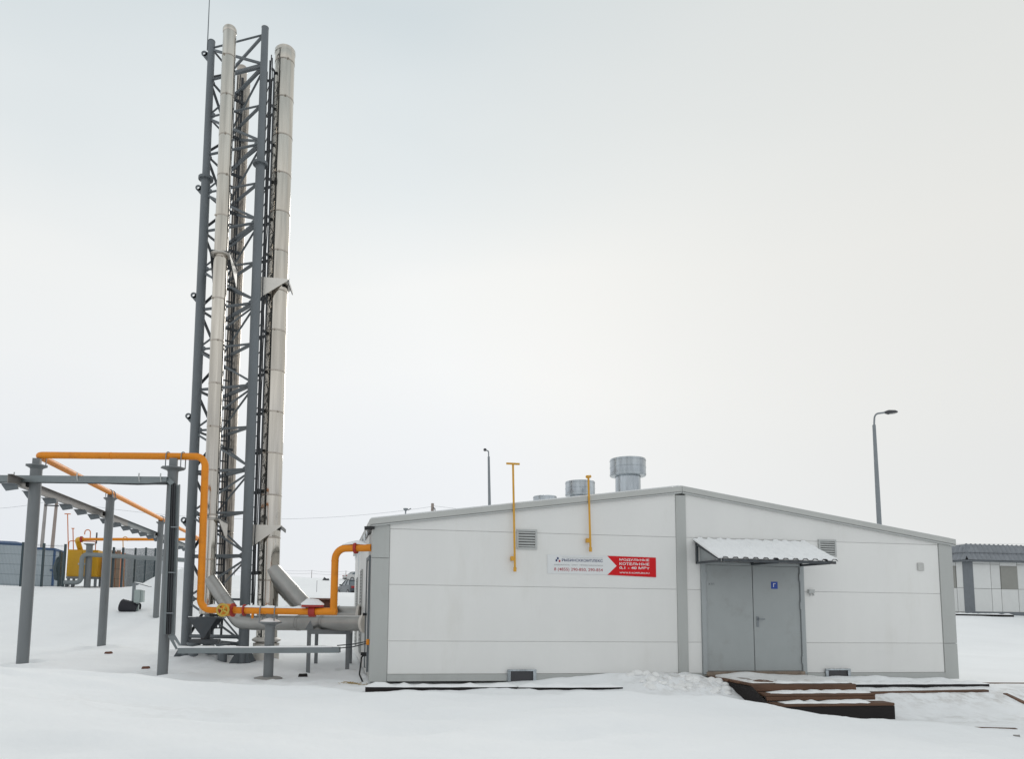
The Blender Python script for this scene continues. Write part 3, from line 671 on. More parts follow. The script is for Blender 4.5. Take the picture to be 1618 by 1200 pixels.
# base rails between the legs
for a, b, z in (('L','F',.05),('L','F',.42),('F','B',.1),('L','B',.12)):
    m = MB(); m.tube([P(a,z),P(b,z+.02)],.045,10); m.build('base_rail','mast_paint',mast)
for x, y in ((-3.72,4.25),(-3.05,3.95)):               # flue support pedestals
    m = MB(); m.lathe([(.11,-.3),(.10,.20),(.16,.26),(.16,.30),(.0,.30)],(x,y,0),14); m.build('pedestal','mast_paint',mast)
m = MB(); m.tube([P('L',MT-.25)+Vector((-.1,0,0)),P('L',MT+2.6)+Vector((-.1,0,0))],[.014,.008],8); m.build('lightning_rod','mast_paint',mast)
# caged ladder beside the front leg
lad = bpy.data.objects.new('ladder', None); C.objects.link(lad); lad.parent = mast; lad.matrix_parent_inverse = Matrix.Translation(mast.location).inverted()
LA, LB = Vector((-2.50,4.22,0)), Vector((-2.62,4.62,0))
lx = (LA-LB).normalized(); out_d = Vector((lx.y,-lx.x,0)); out_d = out_d if out_d.x > 0 else -out_d
for q in (LA, LB):
    m = MB(); m.beam(ln(q.x,q.y,1.2),ln(q.x,q.y,14.6),.05,.02); m.build('stile','mast_dark',lad)
for i in range(38):
    z = 1.4+i*.34; m = MB(); m.tube([ln(LA.x,LA.y,z),ln(LB.x,LB.y,z)],.012,6); m.build('rung','mast_dark',lad)
cen = (LA+LB)/2
def hoop(z):
    m = MB(); pts = []
    for k in range(11):
        a = math.pi*(k/10); pts.append(ln(*(cen+lx*(.23*math.cos(a))+out_d*(.03+.13*math.sin(a))).xy, z))
    for p, q in zip(pts, pts[1:]): m.beam(p,q,.012,.075)
    m.build('cage_hoop','mast_dark',lad)
for i in range(14): hoop(1.9+i*.96)
for a in (.6,1.2,1.9,2.55):
    q = cen+lx*(.23*math.cos(a))+out_d*(.03+.13*math.sin(a)); m = MB(); m.beam(ln(q.x,q.y,1.9),ln(q.x,q.y,14.4),.03,.008); m.build('cage_strap','mast_dark',lad)
# cables clipped down the inside of the mast
for i, (x, y) in enumerate(((-3.30,4.85),(-3.36,4.9),(-3.24,4.95),(-3.42,4.8),(-2.47,4.02),(-2.44,4.12))):
    pts = [ln(x+jit(.012),y+jit(.012),.6+k*.5) for k in range(29)]
    m = MB(); m.tube(pts,.014,6); m.build('cable','cable',mast)
for i in range(14):
    z = .9+i*1.0; m = MB(); m.beam(ln(-3.52,4.78,z),ln(-3.16,4.98,z),.05,.06); m.build('cable_clip','mast_dark',mast)
for i in range(28):
    z = .6+i*.5; m = MB(); m.beam(ln(-3.46,4.86,z),ln(-3.26,4.96,z),.03,.03); m.build('cable_rung','mast_dark',mast)
for x, y in ((-3.46,4.86),(-3.26,4.96)):
    m = MB(); m.beam(ln(x,y,.4),ln(x,y,14.6),.05,.04); m.build('cable_rail','mast_dark',mast)

# ------------------------------------------------------------------ flue pipes
GRP = 'insulated steel flue pipes on the lattice mast'
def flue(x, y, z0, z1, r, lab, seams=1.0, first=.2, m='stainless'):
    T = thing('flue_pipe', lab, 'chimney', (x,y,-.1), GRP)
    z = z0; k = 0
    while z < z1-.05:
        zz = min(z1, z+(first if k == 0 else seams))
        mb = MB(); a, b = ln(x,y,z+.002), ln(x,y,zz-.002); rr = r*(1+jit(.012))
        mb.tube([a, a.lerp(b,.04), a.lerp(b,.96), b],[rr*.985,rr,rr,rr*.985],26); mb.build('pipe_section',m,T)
        if zz < z1-.1:
            mb = MB(); q = ln(x,y,zz); mb.lathe([(rr*.99,-.018),(rr*1.022,-.014),(rr*1.022,.014),(rr*.99,.018)],q,26)
            a = random.uniform(3.6,5.4); mb.beam(q+Vector((rr*math.cos(a),rr*math.sin(a),0)),q+Vector(((rr+.03)*math.cos(a),(rr+.03)*math.sin(a),0)),.04,.03)
            mb.build('clamp_band','band_steel',T)
        z = zz; k += 1
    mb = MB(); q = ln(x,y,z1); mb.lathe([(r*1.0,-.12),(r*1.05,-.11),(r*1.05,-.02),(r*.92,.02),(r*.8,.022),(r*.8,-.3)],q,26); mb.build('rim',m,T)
    return T
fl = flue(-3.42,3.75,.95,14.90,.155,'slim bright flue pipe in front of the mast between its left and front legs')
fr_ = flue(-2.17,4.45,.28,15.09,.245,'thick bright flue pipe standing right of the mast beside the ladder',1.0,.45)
flue(-3.40,5.85,1.2,15.55,.13,'flue pipe behind the mast, taller of the two rear pipes',1.5,m='band_steel')
flue(-3.22,5.42,1.2,14.80,.10,'flue pipe inside the back of the mast, shorter of the two rear pipes',1.5,m='band_steel')
def gus(pts, T, m='brkt', t=.012):
    a, b, c = [Vector(p) for p in pts[:3]]; MB().plate(pts,(b-a).cross(c-a),t).build('support_plate',m,T)
for z in (9.22, 3.04):                                 # brackets of the slim pipe
    q = ln(-3.42,3.75,z); 
    for s in (-1,1): gus([(q.x+s*.21,q.y-.20,z),(q.x+s*.27,q.y+.75,z),(q.x+s*.27,q.y+.75,z-.42)],fl,'brkt' if s > 0 else 'mast_dark')
    m = MB(); m.lathe([(.155,0),(.235,0),(.235,.014),(.155,.014)],(q.x,q.y,z),20); m.build('support_ring','brkt',fl)
    gus([(q.x-.23,q.y-.21,z+.02),(q.x+.23,q.y-.21,z+.02),(q.x+.30,q.y+.75,z+.02),(q.x-.30,q.y+.75,z+.02)],fl,'mast_dark')
for z in (8.93, 2.98):                                 # brackets of the thick pipe
    q = ln(-2.17,4.45,z)
    gus([(q.x-.42,q.y-.34,z+.02),(q.x-.38,q.y-.34,z-.50),(q.x+.31,q.y-.35,z+.02)],fr_,'brkt')
    gus([(q.x-.40,q.y+.30,z),(q.x-.37,q.y+.30,z-.42),(q.x+.27,q.y+.31,z)],fr_,'brkt')
    gus([(q.x-.40,q.y-.29,z+.008),(q.x+.29,q.y-.31,z+.008),(q.x+.33,q.y+.3,z+.008),(q.x-.4,q.y+.29,z+.008)],fr_,'brkt')
    m = MB(); m.beam((q.x+.27,q.y-.33,z-.02),(q.x+.34,q.y+.3,z-.05),.02,.08); m.build('support_edge','mast_dark',fr_)
# inverted bracket below the slim pipe
q = ln(-3.42,3.75,.9)
for s in (-1,1):
    gus([(q.x+s*.04-.30,q.y+.25*s-.05,.86),(q.x+.30+s*.04,q.y+.25*s-.05,.86),(q.x+.0,q.y+.25*s,.42)],fl,'mast_dark')
m = MB(); m.box(q.x-.36,q.x+.38,q.y-.3,q.y+.3,.862,.885); m.box(q.x-.3,q.x+.3,q.y-.2,q.y+.2,.33,.40); m.tube([(q.x,q.y,.40),(q.x,q.y,.87)],.1,14); m.build('base_bracket','mast_dark',fl)
snow_strip('snow_cap',[(q.x-.34,q.y-.2,.886),(q.x-.17,q.y-.2,.886)],.12,.05,fl)
m = MB(); m.lathe([(.25,.30),(.33,.34),(.33,.37),(.25,.42)],(q.x+1.25,4.45,0),22); m.lathe([(.30,-.3),(.30,.28)],(-2.15,4.45,0),18); m.build('base_collar','brkt',fr_)
# flue ducts to the side wall
def duct(T, pts, r, bands):
    path = fillet(pts,.22,5); m = MB(); m.tube(path,r,24); d = m.build('duct','duct_steel',T)
    for a, b, f in bands:
        p = Vector(pts[a]).lerp(Vector(pts[b]),f); t = (Vector(pts[b])-Vector(pts[a])).normalized()
        for k in (-.03,.03): m = MB(); m.tube([p+t*(k-.012),p+t*(k+.012)],r*1.035,24); m.build('duct_band','duct_steel',d)
    m = MB(); e = Vector(pts[-1]); t = (e-Vector(pts[-2])).normalized(); m.tube([e-t*.05,e+t*.01],r*1.25,24); m.build('wall_collar','brkt',d)
    return d
d1 = [(-3.36,3.72,1.72),(-2.66,3.40,.80),(-2.35,3.25,.78),(-.35,1.90,.83),(-.008,1.62,.84)]
duct(fl,d1,.155,((0,1,.45),(2,3,.22),(2,3,.5),(2,3,.75)))
d2 = [(-2.12,4.42,1.98),(-1.22,4.30,1.02),(-.9,4.28,.94),(-.3,4.1,.93),(-.008,4.0,.93)]
duct(fr_,d2,.225,((0,1,.55),(2,3,.6)))
snow_strip('snow_cap',[(-1.9,2.95,.915),(-1.5,2.68,.92)],.10,.02,fl,rough=.8)
# raised rusty damper box above the far duct
bx = thing('damper_box','rusty open damper box standing on the far flue duct','damper',(-.72,3.9,1.1))
m = MB(); m.plate([(-1.18,3.7,1.30),(-.55,3.7,1.30),(-.55,4.2,1.32),(-1.18,4.2,1.32)],(0,0,1),.03); m.build('lid','rust',bx)
m = MB(); m.box(-.98,-.62,3.75,4.15,1.08,1.285); m.build('body','rust',bx,bevel=.01)
# steel trestle under the ducts
tr = thing('duct_trestle','grey steel trestle table carrying the flue ducts beside the side wall','trestle',(-.72,3.1,-.16))
for x, y in ((-1.12,2.1),(-.34,2.1),(-1.0,4.1),(-.22,4.1)):
    m = MB(); m.box(x-.04,x+.04,y-.04,y+.04,-.35,.60); m.build('leg','post_paint',tr,bevel=.004)
for a, b in (((-1.16,2.1),(-.30,2.1)),((-1.04,4.1),(-.18,4.1)),((-1.12,2.16),(-1.0,4.04)),((-.34,2.16),(-.22,4.04))):
    m = MB(); m.beam((*a,.645),(*b,.645),.09,.09); m.build('crossbeam','post_paint',tr,bevel=.004)
for x in (-1.12,-.38):
    gus_ = MB(); gus_.plate([(x-.09,2.05,.69),(x+.09,2.05,.69),(x+.02,2.05,.88)],(0,1,0),.014); gus_.build('cradle','post_paint',tr)

# ------------------------------------------------------------------ pipe rack: posts, gas pipe, cable trays
PG = 'round grey pipe support posts'
def post(x, y, top, r, lab, plate=.30, base=True, snow=False):
    z0 = gz(x,y); T = thing('pipe_support_post', lab, 'post', (x,y,z0), PG)
    m = MB(); m.tube([(x,y,z0-.5),(x,y,top)],r,20); m.build('column','post_paint',T)
    m = MB(); m.lathe([(r*.9,-.10),(r*1.15,-.05),(plate*.9,-.016),(plate,-.01),(plate,.01),(0,.012)],(x,y,top),8); m.build('cap_plate','post_paint',T)
    if snow: m = MB(); m.lathe([(plate*.9,.013),(plate*.6,.05),(plate*.2,.085),(0,.09)],(x,y,top),14); m.build('snow_cap','snow',T)
    if base:
        m = MB(); m.lathe([(.26,z0-.03),(.26,z0+.03),(.2,z0+.045),(0,z0+.045)],(x,y,0),10); m.build('base_plate','concrete',T)
    return T
PL, P2, P3 = (-6.64,2.62), (-6.64,7.58), (-6.66,13.6)
PR, PC = (-3.78,1.5), (-1.82,1.1)
post(*PL,3.91,.112,'tall round grey post at the corner where the orange gas pipe turns',.21,base=False)
post(*P2,3.95,.108,'middle round grey post of the row leading back to the yellow cabinet',.18,base=False)
post(*P3,3.95,.10,'rear round grey post of the row, nearest the black pipe in the snow',.17,base=False)
post(*PR,3.78,.098,'tall round grey post with the cable tray bolted down its front',.23,base=False)
post(*PC,.86,.092,'short round grey post under the low horizontal gas pipe',.22,base=True,snow=True)
gp = thing('gas_pipeline','orange gas pipeline climbing over the posts and into the boiler house wall','pipe',(-3.0,1.3,0))
R1 = .068
run = [(-6.64,21.5,4.02),(-6.64,2.62,4.13),(-3.18,1.42,4.02),(-3.14,1.40,1.08),(-1.0,.86,1.075),(-.655,.72,1.08),(-.655,.72,2.25),(.0,.42,2.26)]
path = fillet(run[:6],.21,8)
m = MB(); m.tube(path+[Vector((-.60,.70,1.08))],R1,18); m.build('pipe_run','gas_yellow',gp)
m = MB(); m.tube(fillet([run[5],run[6],run[7]],.21,8),R1*1.0,18); m.build('riser','gas_yellow',gp)
def flange(p, d, r, t, m_, par, name='flange', n=16):
    p = Vector(p); d = Vector(d).normalized(); m = MB(); m.tube([p-d*t/2,p+d*t/2],r,n); return m.build(name,m_,par)
dx = (Vector(run[4])-Vector(run[3])).normalized()
vp = Vector(run[3]).lerp(Vector(run[4]),.24)
valve = flange(vp,dx,.115,.16,'gas_yellow',gp,'valve')
for k in (-.11,.11): flange(vp+dx*k,dx,.13,.035,'red_paint',valve,'flange')
hv = vp+Vector((-.05,-.24,.0)); nrm_ = Vector((-.12,-1,.05)).normalized()
sx_ = nrm_.cross(Vector((0,0,1))).normalized(); sy_ = sx_.cross(nrm_)
m = MB(); ring = [hv+sx_*(.105*math.cos(a*math.pi/12))+sy_*(.105*math.sin(a*math.pi/12)) for a in range(25)]
m.tube(ring,.02,8,cap=False)
for a in range(4): m.beam(hv,hv+sx_*(.10*math.cos(a*math.pi/2+.5))+sy_*(.10*math.sin(a*math.pi/2+.5)),.025,.018,up=nrm_)
m.tube([hv,vp],.022,8); m.build('handwheel','wheel_yellow',valve)
flange(vp+dx*.33,dx,.11,.03,'red_paint',gp)
fp = Vector(run[3]).lerp(Vector(run[4]),.98)
fb = flange(fp,dx,.105,.12,'red_paint',gp,'insulating_flange')
MB().box(fp.x-.2,fp.x+.2,fp.y-.12,fp.y+.12,fp.z+.08,fp.z+.12).build('cover_plate','red_paint',fb); snow_strip('snow_cap',[(fp.x-.21,fp.y,fp.z+.12),(fp.x,fp.y,fp.z+.12),(fp.x+.21,fp.y,fp.z+.12)],.26,.11,gp,seg=.1,rough=.1)
flange((-.28,.55,2.256),(.655,-.3,0),.105,.05,'red_paint',gp); snow_strip('snow_cap',[(-.52,.67,2.31),(-.28,.56,2.33),(-.06,.46,2.31)],.11,.06,gp,rough=.3)
s0 = Vector(run[3]); snow_strip('snow_cap',[s0+dx*.14+Vector((0,0,.06)),s0+dx*.26+Vector((0,0,.05)),s0+dx*.42+Vector((0,0,.05))],.115,.045,gp,seg=.05,rough=.35)
snow_strip('snow_cap',[s0+dx*.72+Vector((0,0,.058)),s0+dx*1.4+Vector((0,0,.052)),s0+dx*2.05+Vector((0,0,.052))],.115,.04,gp,seg=.05,rough=.55)
m = MB(); q = s0+dx*1.02; m.tube([q,q-Vector((0,0,.15))],.022,8); m.build('drain_stub','gas_yellow',gp)
for p_, d_ in ((Vector(run[1]).lerp(Vector(run[2]),.45),Vector(run[2])-Vector(run[1])),(Vector(run[2]).lerp(Vector(run[3]),.10),Vector((0,0,1))),(Vector(run[2]).lerp(Vector(run[3]),.90),Vector((0,0,1))),(Vector(run[2]).lerp(Vector(run[3]),.52),Vector((0,0,1))),(Vector(run[5]).lerp(Vector(run[6]),.12),Vector((0,0,1))),(Vector(run[5]).lerp(Vector(run[6]),.80),Vector((0,0,1)))):
    flange(p_,d_,R1*1.06,.016,'gas_yellow',gp,'weld_bead')
def ubolt(c, d, par, drop=.18):
    d = Vector(d).normalized(); n = d.cross(Vector((0,0,1))).normalized(); c = Vector(c)
    pts = [c-n*.085-Vector((0,0,drop))]+[c+n*(-.085*math.cos(a*math.pi/8))+Vector((0,0,.085*math.sin(a*math.pi/8))) for a in range(9)]+[c+n*.085-Vector((0,0,drop))]
    m = MB(); m.tube(pts,.011,6); m.build('pipe_clamp','lamp_grey',par)
ft = (Vector(run[2])-Vector(run[1])).normalized()
for k in (-.16,.16): ubolt(Vector(run[1]).lerp(Vector(run[2]),.83)+ft*k,ft,gp,.22)
for y in (2.85,): ubolt((-6.64,y,4.128),(0,1,0),gp,.2)
for y in (7.45,7.72,13.5,13.75): ubolt((-6.64,y,4.09),(0,1,0),gp,.12)
for k in (-.14,.14): ubolt(Vector(run[3]).lerp(Vector(run[4]),.60)+dx*k,dx,gp,.2)
for (x,y,z0,z1) in ((*PL,3.92,4.06),(*P2,3.96,4.05),(*P3,3.96,4.03),(*PR,3.79,3.97),(*PC,.87,1.02)):
    MB().box(x-.07,x+.07,y-.05,y+.05,z0,z1).build('saddle','post_paint',gp)
# cable tray: channel profile along a path in a plane; open side towards +n
def channel(mb, a, b, w, d, t, n):
    a, b = Vector(a), Vector(b); ax = (b-a).normalized(); n = Vector(n); s = ax.cross(n).normalized(); n = s.cross(ax).normalized()
    mb.plate([a-s*w/2,b-s*w/2,b+s*w/2,a+s*w/2],n,t)
    for k in (-1,1):
        o = s*(k*(w/2-t/2)); e = n*(t/2+.001)
        mb.plate([a+o+e,b+o+e,b+o+n*d,a+o+n*d],s,t)
ty = -.16
A = Vector((-7.9,2.98,3.72)); A1 = Vector((-6.64,2.42,3.69)); Bt = Vector((-3.80,1.28,3.56))
tray = thing('cable_tray','grey steel cable tray running across the posts and down to the low level','cable tray',(-3.7,1.2,.3))
hn = (Bt-A).cross(Vector((0,0,1))).normalized(); hn = hn if hn.y < 0 else -hn
m = MB(); channel(m,A,Bt,.15,.13,.006,Vector((0,0,-1))); m.build('channel','tray',tray)
Cn = Vector((-3.66,1.24,3.42)); Dn = Vector((-3.62,1.27,.62)); En = Vector((-3.46,1.25,.37)); Fn = Vector((-.52,.62,.43))
m = MB(); channel(m,Bt+Vector((0,.06,-.02)),Cn+Vector((0,.0,0)),.15,.09,.006,Vector((-.7,-.2,-.7))); m.build('corner_piece','tray',tray)
m = MB(); channel(m,Cn,Dn,.16,.09,.006,Vector((0,-1,0))); m.build('channel','tray',tray)
m = MB(); m.beam(Cn+Vector((-.11,.05,0)),Dn+Vector((-.11,.05,0)),.05,.06); m.build('channel_lip','tray',tray)
m = MB(); channel(m,Dn,En,.12,.06,.006,Vector((-.4,1,.2))); m.build('corner_piece','tray',tray)
m = MB(); channel(m,En,Fn,.12,.10,.006,Vector((0,0,-1))); m.build('channel','tray',tray)
lw = (Fn-En).normalized()
snow_strip('snow_cap',[Dn.lerp(En,.5)+Vector((0,0,.01))]+[En.lerp(Fn,k/6)+Vector((0,0,.003)) for k in range(6)]+[En.lerp(Fn,.95)+Vector((0,0,.003))],.125,.03,tray,rough=.35)
for k in range(2):                                    # cables lying in the tray
    o_ = Vector((0,-.05+.05*k,-.12)); m = MB(); m.tube([A.lerp(Bt,.48+.12*k)+o_+Vector((0,0,.04)),A.lerp(Bt,.6+.12*k)+o_,A.lerp(Bt,.85)+o_+Vector((0,0,-.01)),Bt+o_+Vector((-.03,0,.01))],.024,8); m.build('cable','cable',tray)
    x_ = -.055+.042*k; m = MB(); m.tube([Cn+Vector((x_,-.045,.02)),Cn.lerp(Dn,.5)+Vector((x_+jit(.01),-.045,0)),Dn+Vector((x_,-.045,0))],.021,8); m.build('cable','cable',tray)
for f in (.02,.42,.94):
    p = En.lerp(Fn,f); m = MB(); m.box(p.x-.03,p.x+.03,p.y-.02,p.y+.06,p.z-.10,p.z-.03); m.build('clip','louver',tray)
for f in (.22,.55,.86,.965):
    p = A.lerp(Bt,f); m = MB(); m.tube([p+Vector((0,-.10,.06)),p+Vector((0,-.11,0)),p+Vector((.01,-.08,-.10))],.012,6); m.build('clip','louver',tray)
for z in (2.6,1.75,1.0):
    MB().box(-3.70,-3.57,1.17,1.20,z,z+.02).build('clip','lamp_grey',tray)
for k in (0,.05):
    m = MB(); m.tube([Fn+Vector((-.05,0,k-.02)),Fn.lerp(Vector((-.06,.18,.53)),.5)+Vector((0,0,-.03+k)),Vector((-.05,.18,.53+k*.6))],.011,6); m.build('cable','cable',tray)
# tray running back along the post row
bt = thing('cable_tray','brownish cable tray running back under the gas pipe along the post row','cable tray',(-6.86,8,3.6))
for i, (y0,y1) in enumerate(((1.9,4.7),(4.71,7.2),(7.21,10.2),(10.21,13.6),(13.61,17.5),(17.51,21.4))):
    m = MB(); channel(m,(-6.86,y0,3.52),(-6.86,y1,3.52),.18,.08,.006,Vector((1,0,0))); m.build('channel','tray_back' if i < 3 else 'tray',bt)
for i in range(19):
    y = 2.0+i*1.0; m = MB(); m.plate([(-7.0,y,3.42),(-6.72,y,3.42),(-6.72,y+.05,3.34),(-6.93,y+.05,3.30)],(0,1,.2),.04); m.beam((-6.99,y,3.425),(-6.72,y,3.425),.22,.012); m.build('bracket','mast_paint',bt)
for (x,y) in (PL,P2,P3):
    MB().box(x-.16,x-.09,y-.05,y+.05,3.47,3.57).build('post_clamp','black',bt)

# ------------------------------------------------------------------ gas cabinet enclosure at the top of the slope
YC = 21.5
def ground_at(x, y): return gz(x, y)
cab = thing('gas_cabinet','yellow gas regulator cabinet on a steel frame behind the mesh fence','cabinet',(-11.8,22,1.7))
x0, x1 = -12.46, -11.16
MB().box(x0,x1,YC+.4,YC+1.3,2.22,3.44).build('cabinet_body','cab_yellow',cab,bevel=.02)
for a, b in ((x0+.03,(x0+x1)/2-.01),((x0+x1)/2+.01,x1-.03)):
    d = MB().box(a,b,YC+.37,YC+.398,2.27,3.39).build('door','cab_yellow',cab,bevel=.008)
    MB().box((x0+x1)/2-.16 if a < -12 else (x0+x1)/2+.08,(x0+x1)/2-.08 if a < -12 else (x0+x1)/2+.16,YC+.33,YC+.368,2.75,2.83).build('handle','lens',d)
m = MB(); m.box(x0,x1,YC+.42,YC+1.28,2.13,2.215); m.build('base_frame','lamp_grey',cab)
for x in (x0+.08,x1-.08):
    for y in (YC+.5,YC+1.2): m = MB(); m.box(x-.05,x+.05,y-.05,y+.05,1.5,2.13); m.build('leg','lamp_grey',cab)
cab2 = thing('gas_cabinet','smaller yellow cabinet with an orange end beside the larger yellow cabinet','cabinet',(-10.6,22.6,1.7))
MB().box(-11.02,-10.56,YC+.9,YC+2.0,2.30,3.36).build('cabinet_body','cab_yellow',cab2,bevel=.02)
MB().box(-10.555,-10.40,YC+.88,YC+2.0,1.5,3.42).build('end_panel','orange',cab2,bevel=.02)
MB().box(-11.0,-10.56,YC+.95,YC+1.95,2.12,2.295).build('base_frame','lamp_grey',cab2)
for x in (-10.97,-10.6): MB().box(x-.04,x+.04,YC+1.0,YC+1.08,1.5,2.12).build('leg','lamp_grey',cab2)
post(-11.42,YC,3.68,.14,'thick far post between the yellow cabinet and its gas pipe',.26,base=False)
fgp = thing('gas_pipe','thin far gas pipe from the yellow cabinet across to the post row','pipe',(-11,YC,3.8))
m = MB(); m.tube(fillet([(-12.02,YC+.75,3.40),(-12.02,YC+.2,3.88),(-11.75,YC,3.88)],.2),.115,14); m.build('elbow','cab_yellow',fgp)
m = MB(); m.tube([(-11.8,YC,3.88),(-6.64,21.5,4.02)],.066,12); m.build('pipe_run','gas_yellow',fgp)
flange((-11.78,YC,3.88),(1,0,.02),.14,.08,'red_paint',fgp)
for x, z in ((-11.52,3.9),):
    m = MB(); pts = [(x+.1,YC-.0,z),(x+.1,YC,z+.30)]+[(x-.02+.12*math.cos(a*math.pi/6),YC,z+.30+.12*math.sin(a*math.pi/6)) for a in range(7)]+[(x-.14,YC,z+.2)]
    m.tube(pts,.022,8); m.build('hooked_vent','orange',fgp)
m = MB(); m.tube([(-11.15,YC,3.7),(-11.15,YC,4.2)],.035,8); m.build('stub','mast_dark',fgp)
# grey insulated pipe with its drop
ip = thing('heat_pipe','grey insulated pipe dropping beside the far post then running right at fence height','pipe',(-9,YC,3))
m = MB(); m.tube(fillet([(-12.3,YC-.25,1.93),(-11.62,YC-.25,1.93),(-11.62,YC-.25,3.20),(-6.9,YC-.25,3.02)],.22),.10,14); m.build('pipe_run','tray',ip)
for x in (-12.2,-11.95): MB().box(x-.05,x+.05,YC-.3,YC-.2,1.5,1.85).build('support','mast_dark',ip)
# vents rising from the enclosure
def vent(px, y0, y1, Y_, lab, top):
    a = onY(px,y1,Y_); b = onY(px+(y1-y0)*-.02,y0,Y_); T = thing('vent_pipe',lab,'pipe',(a.x,Y_,a.z))
    m = MB(); m.tube([a,b],.022,8); m.build('riser','orange' if top != 'hook' else 'vent_yellow',T)
    m = MB()
    if top == 'tee': m.tube([b+Vector((-.13,0,.01)),b+Vector((.13,0,.01))],.022,8)
    elif top == 'stub': m.tube([b+Vector((-.06,0,.01)),b+Vector((.06,0,.01))],.022,8)
    else: m.tube([b]+[b+Vector((.1-.1*math.cos(k*math.pi/6),0,.1*math.sin(k*math.pi/6))) for k in range(1,7)]+[b+Vector((.2,0,-.1))],.02,8)
    m.build('vent_head','orange' if top != 'hook' else 'vent_yellow',T)
vent(108,813,872,YC+1.2,'thin orange vent with a T top above the yellow cabinet','tee')
vent(116,836,872,YC+1.1,'short thin orange vent with a small stub top above the yellow cabinet','stub')
vent(196,852,940,YC+1.5,'thin yellow vent with a hooked top right of the brown boards','hook')
rl = thing('cabinet_rail','thin orange guard rail on top of the yellow cabinet','rail',(-11.9,22.2,3.4))
m = MB(); m.tube(fillet([(-12.5,YC+.6,3.3),(-12.5,YC+.6,3.84),(-11.35,YC+.6,3.84),(-11.35,YC+.6,3.3)],.1,4),.02,8); m.build('rail','orange',rl)
# brown boards
for px0, px1, lab in ((173,181,'narrow brown upright board left of the dark gate post'),(182.5,189,'brown upright board right of the dark gate post')):
    a, b = onY(px0,900,YC+.6), onY(px1,900,YC+.6); z0, z1 = 1.5, onY(px0,870,YC+.6).z
    tag(MB().box(a.x,b.x,YC+.6,YC+.68,z0,z1).build('upright_board','board_tan',bevel=.01),lab,'board')
# green mesh fence: posts, wire mesh
def fence(pts, h, lab, wires=.055):
    T = thing('mesh_fence',lab,'fence',pts[0])
    for (x,y,z) in pts:
        m = MB(); m.box(x-.045,x+.045,y-.045,y+.045,z-.6,z+h); m.build('fence_post','fence_green',T)
    m = MB()
    for (a,b) in zip(pts,pts[1:]):
        a, b = Vector(a), Vector(b); n = int((b-a).length/wires)
        for i in range(1,n):
            p = a.lerp(b,i/n); m.beam(p+Vector((0,0,-.2)),p+Vector((0,0,h-.03)),.004,.004)
        for k in (.1,.55,1.0,1.45,1.9): m.beam(a+Vector((0,0,k*h/2)),b+Vector((0,0,k*h/2)),.008,.012)
    o = m.build('wire_mesh','fence_green',T); o['kind'] = 'stuff'
    return T
def fp(px, py, Y_): v = onY(px,py,Y_); return (v.x,v.y,v.z)
fence([fp(-8,927,YC-.1),fp(32,928,YC-.1),fp(65,929.5,YC-.1),fp(99,930.5,YC-.1)],1.97,'dark green mesh fence left of the yellow cabinet')
fence([fp(92,931,YC+.3),fp(95,930,YC+2.2)],1.7,'short dark green mesh fence return beside the yellow cabinet',.2)
fence([fp(176,934,YC+.2),fp(191,934.5,YC+.2),fp(211,929,YC+3.5),fp(228,922,YC+7.5),fp(243,918,YC+11.5),fp(256,916,YC+15)],1.97,'dark green mesh fence running away right of the brown boards')
# sheds with blue trim
def shed(pa, pb, pc, Za, depth_dir, lab):
    A_, B_ = onZ(*pa,Za), onZ(*pb,Za); C_ = onZ(*pc,Za-.14)
    T = thing('metal_shed',lab,'shed',(B_.x,B_.y,1.7)); zb = 1.2
    def wall(p, q, z1, z2):
        m = MB(); d = Vector((q.x-p.x,q.y-p.y,0)); n_ = max(2,int(d.length/.16)); nn = Vector((d.y,-d.x,0)).normalized()
        if nn.y > 0 and abs(nn.y) > .2: nn = -nn
        for i in range(n_+1):
            f = i/n_; o = nn*(.018 if i % 2 else -.018); x, y = p.x+d.x*f+o.x, p.y+d.y*f+o.y
            m.v += [(x,y,zb),(x,y,z1+(z2-z1)*f-.1)]
        for i in range(n_): m.f.append((2*i,2*i+2,2*i+3,2*i+1)); m.sm.append(False)
        m.build('wall_sheet','shed_blue',T)
    wall(A_,B_,A_.z,B_.z); wall(B_,C_,B_.z,C_.z)
    far = A_+(C_-B_); wall(C_,far,C_.z,C_.z); wall(far,A_,C_.z,A_.z)
    m = MB(); m.add([A_+Vector((-.1,-.1,.02)),B_+Vector((.05,-.1,.02)),C_+Vector((.08,.08,.02)),far+Vector((-.1,.08,.02)),A_+Vector((-.1,-.1,-.11)),B_+Vector((.05,-.1,-.11)),C_+Vector((.08,.08,-.11)),far+Vector((-.1,.08,-.11))],
        [(0,1,2,3),(7,6,5,4),(0,4,5,1),(1,5,6,2),(2,6,7,3),(3,7,4,0)]); m.build('roof','blue_trim',T)
    m = MB(); m.box(B_.x-.06,B_.x+.06,B_.y-.06,B_.y+.06,zb,B_.z-.11); m.build('corner_trim','blue_trim',T)
    m = MB(); m.box(B_.x-.16,B_.x+.1,B_.y-.16,B_.y-.07,2.95,3.05); m.build('bracket','blue_trim',T)
shed((-70,852),(25,857),(39,860.5),4.4,0,'grey metal shed with blue roof trim at the far left of the fence')
shed((50,865.5),(87,867.5),(101,872.5),4.4,0,'second grey metal shed with blue roof trim nearer the yellow cabinet')
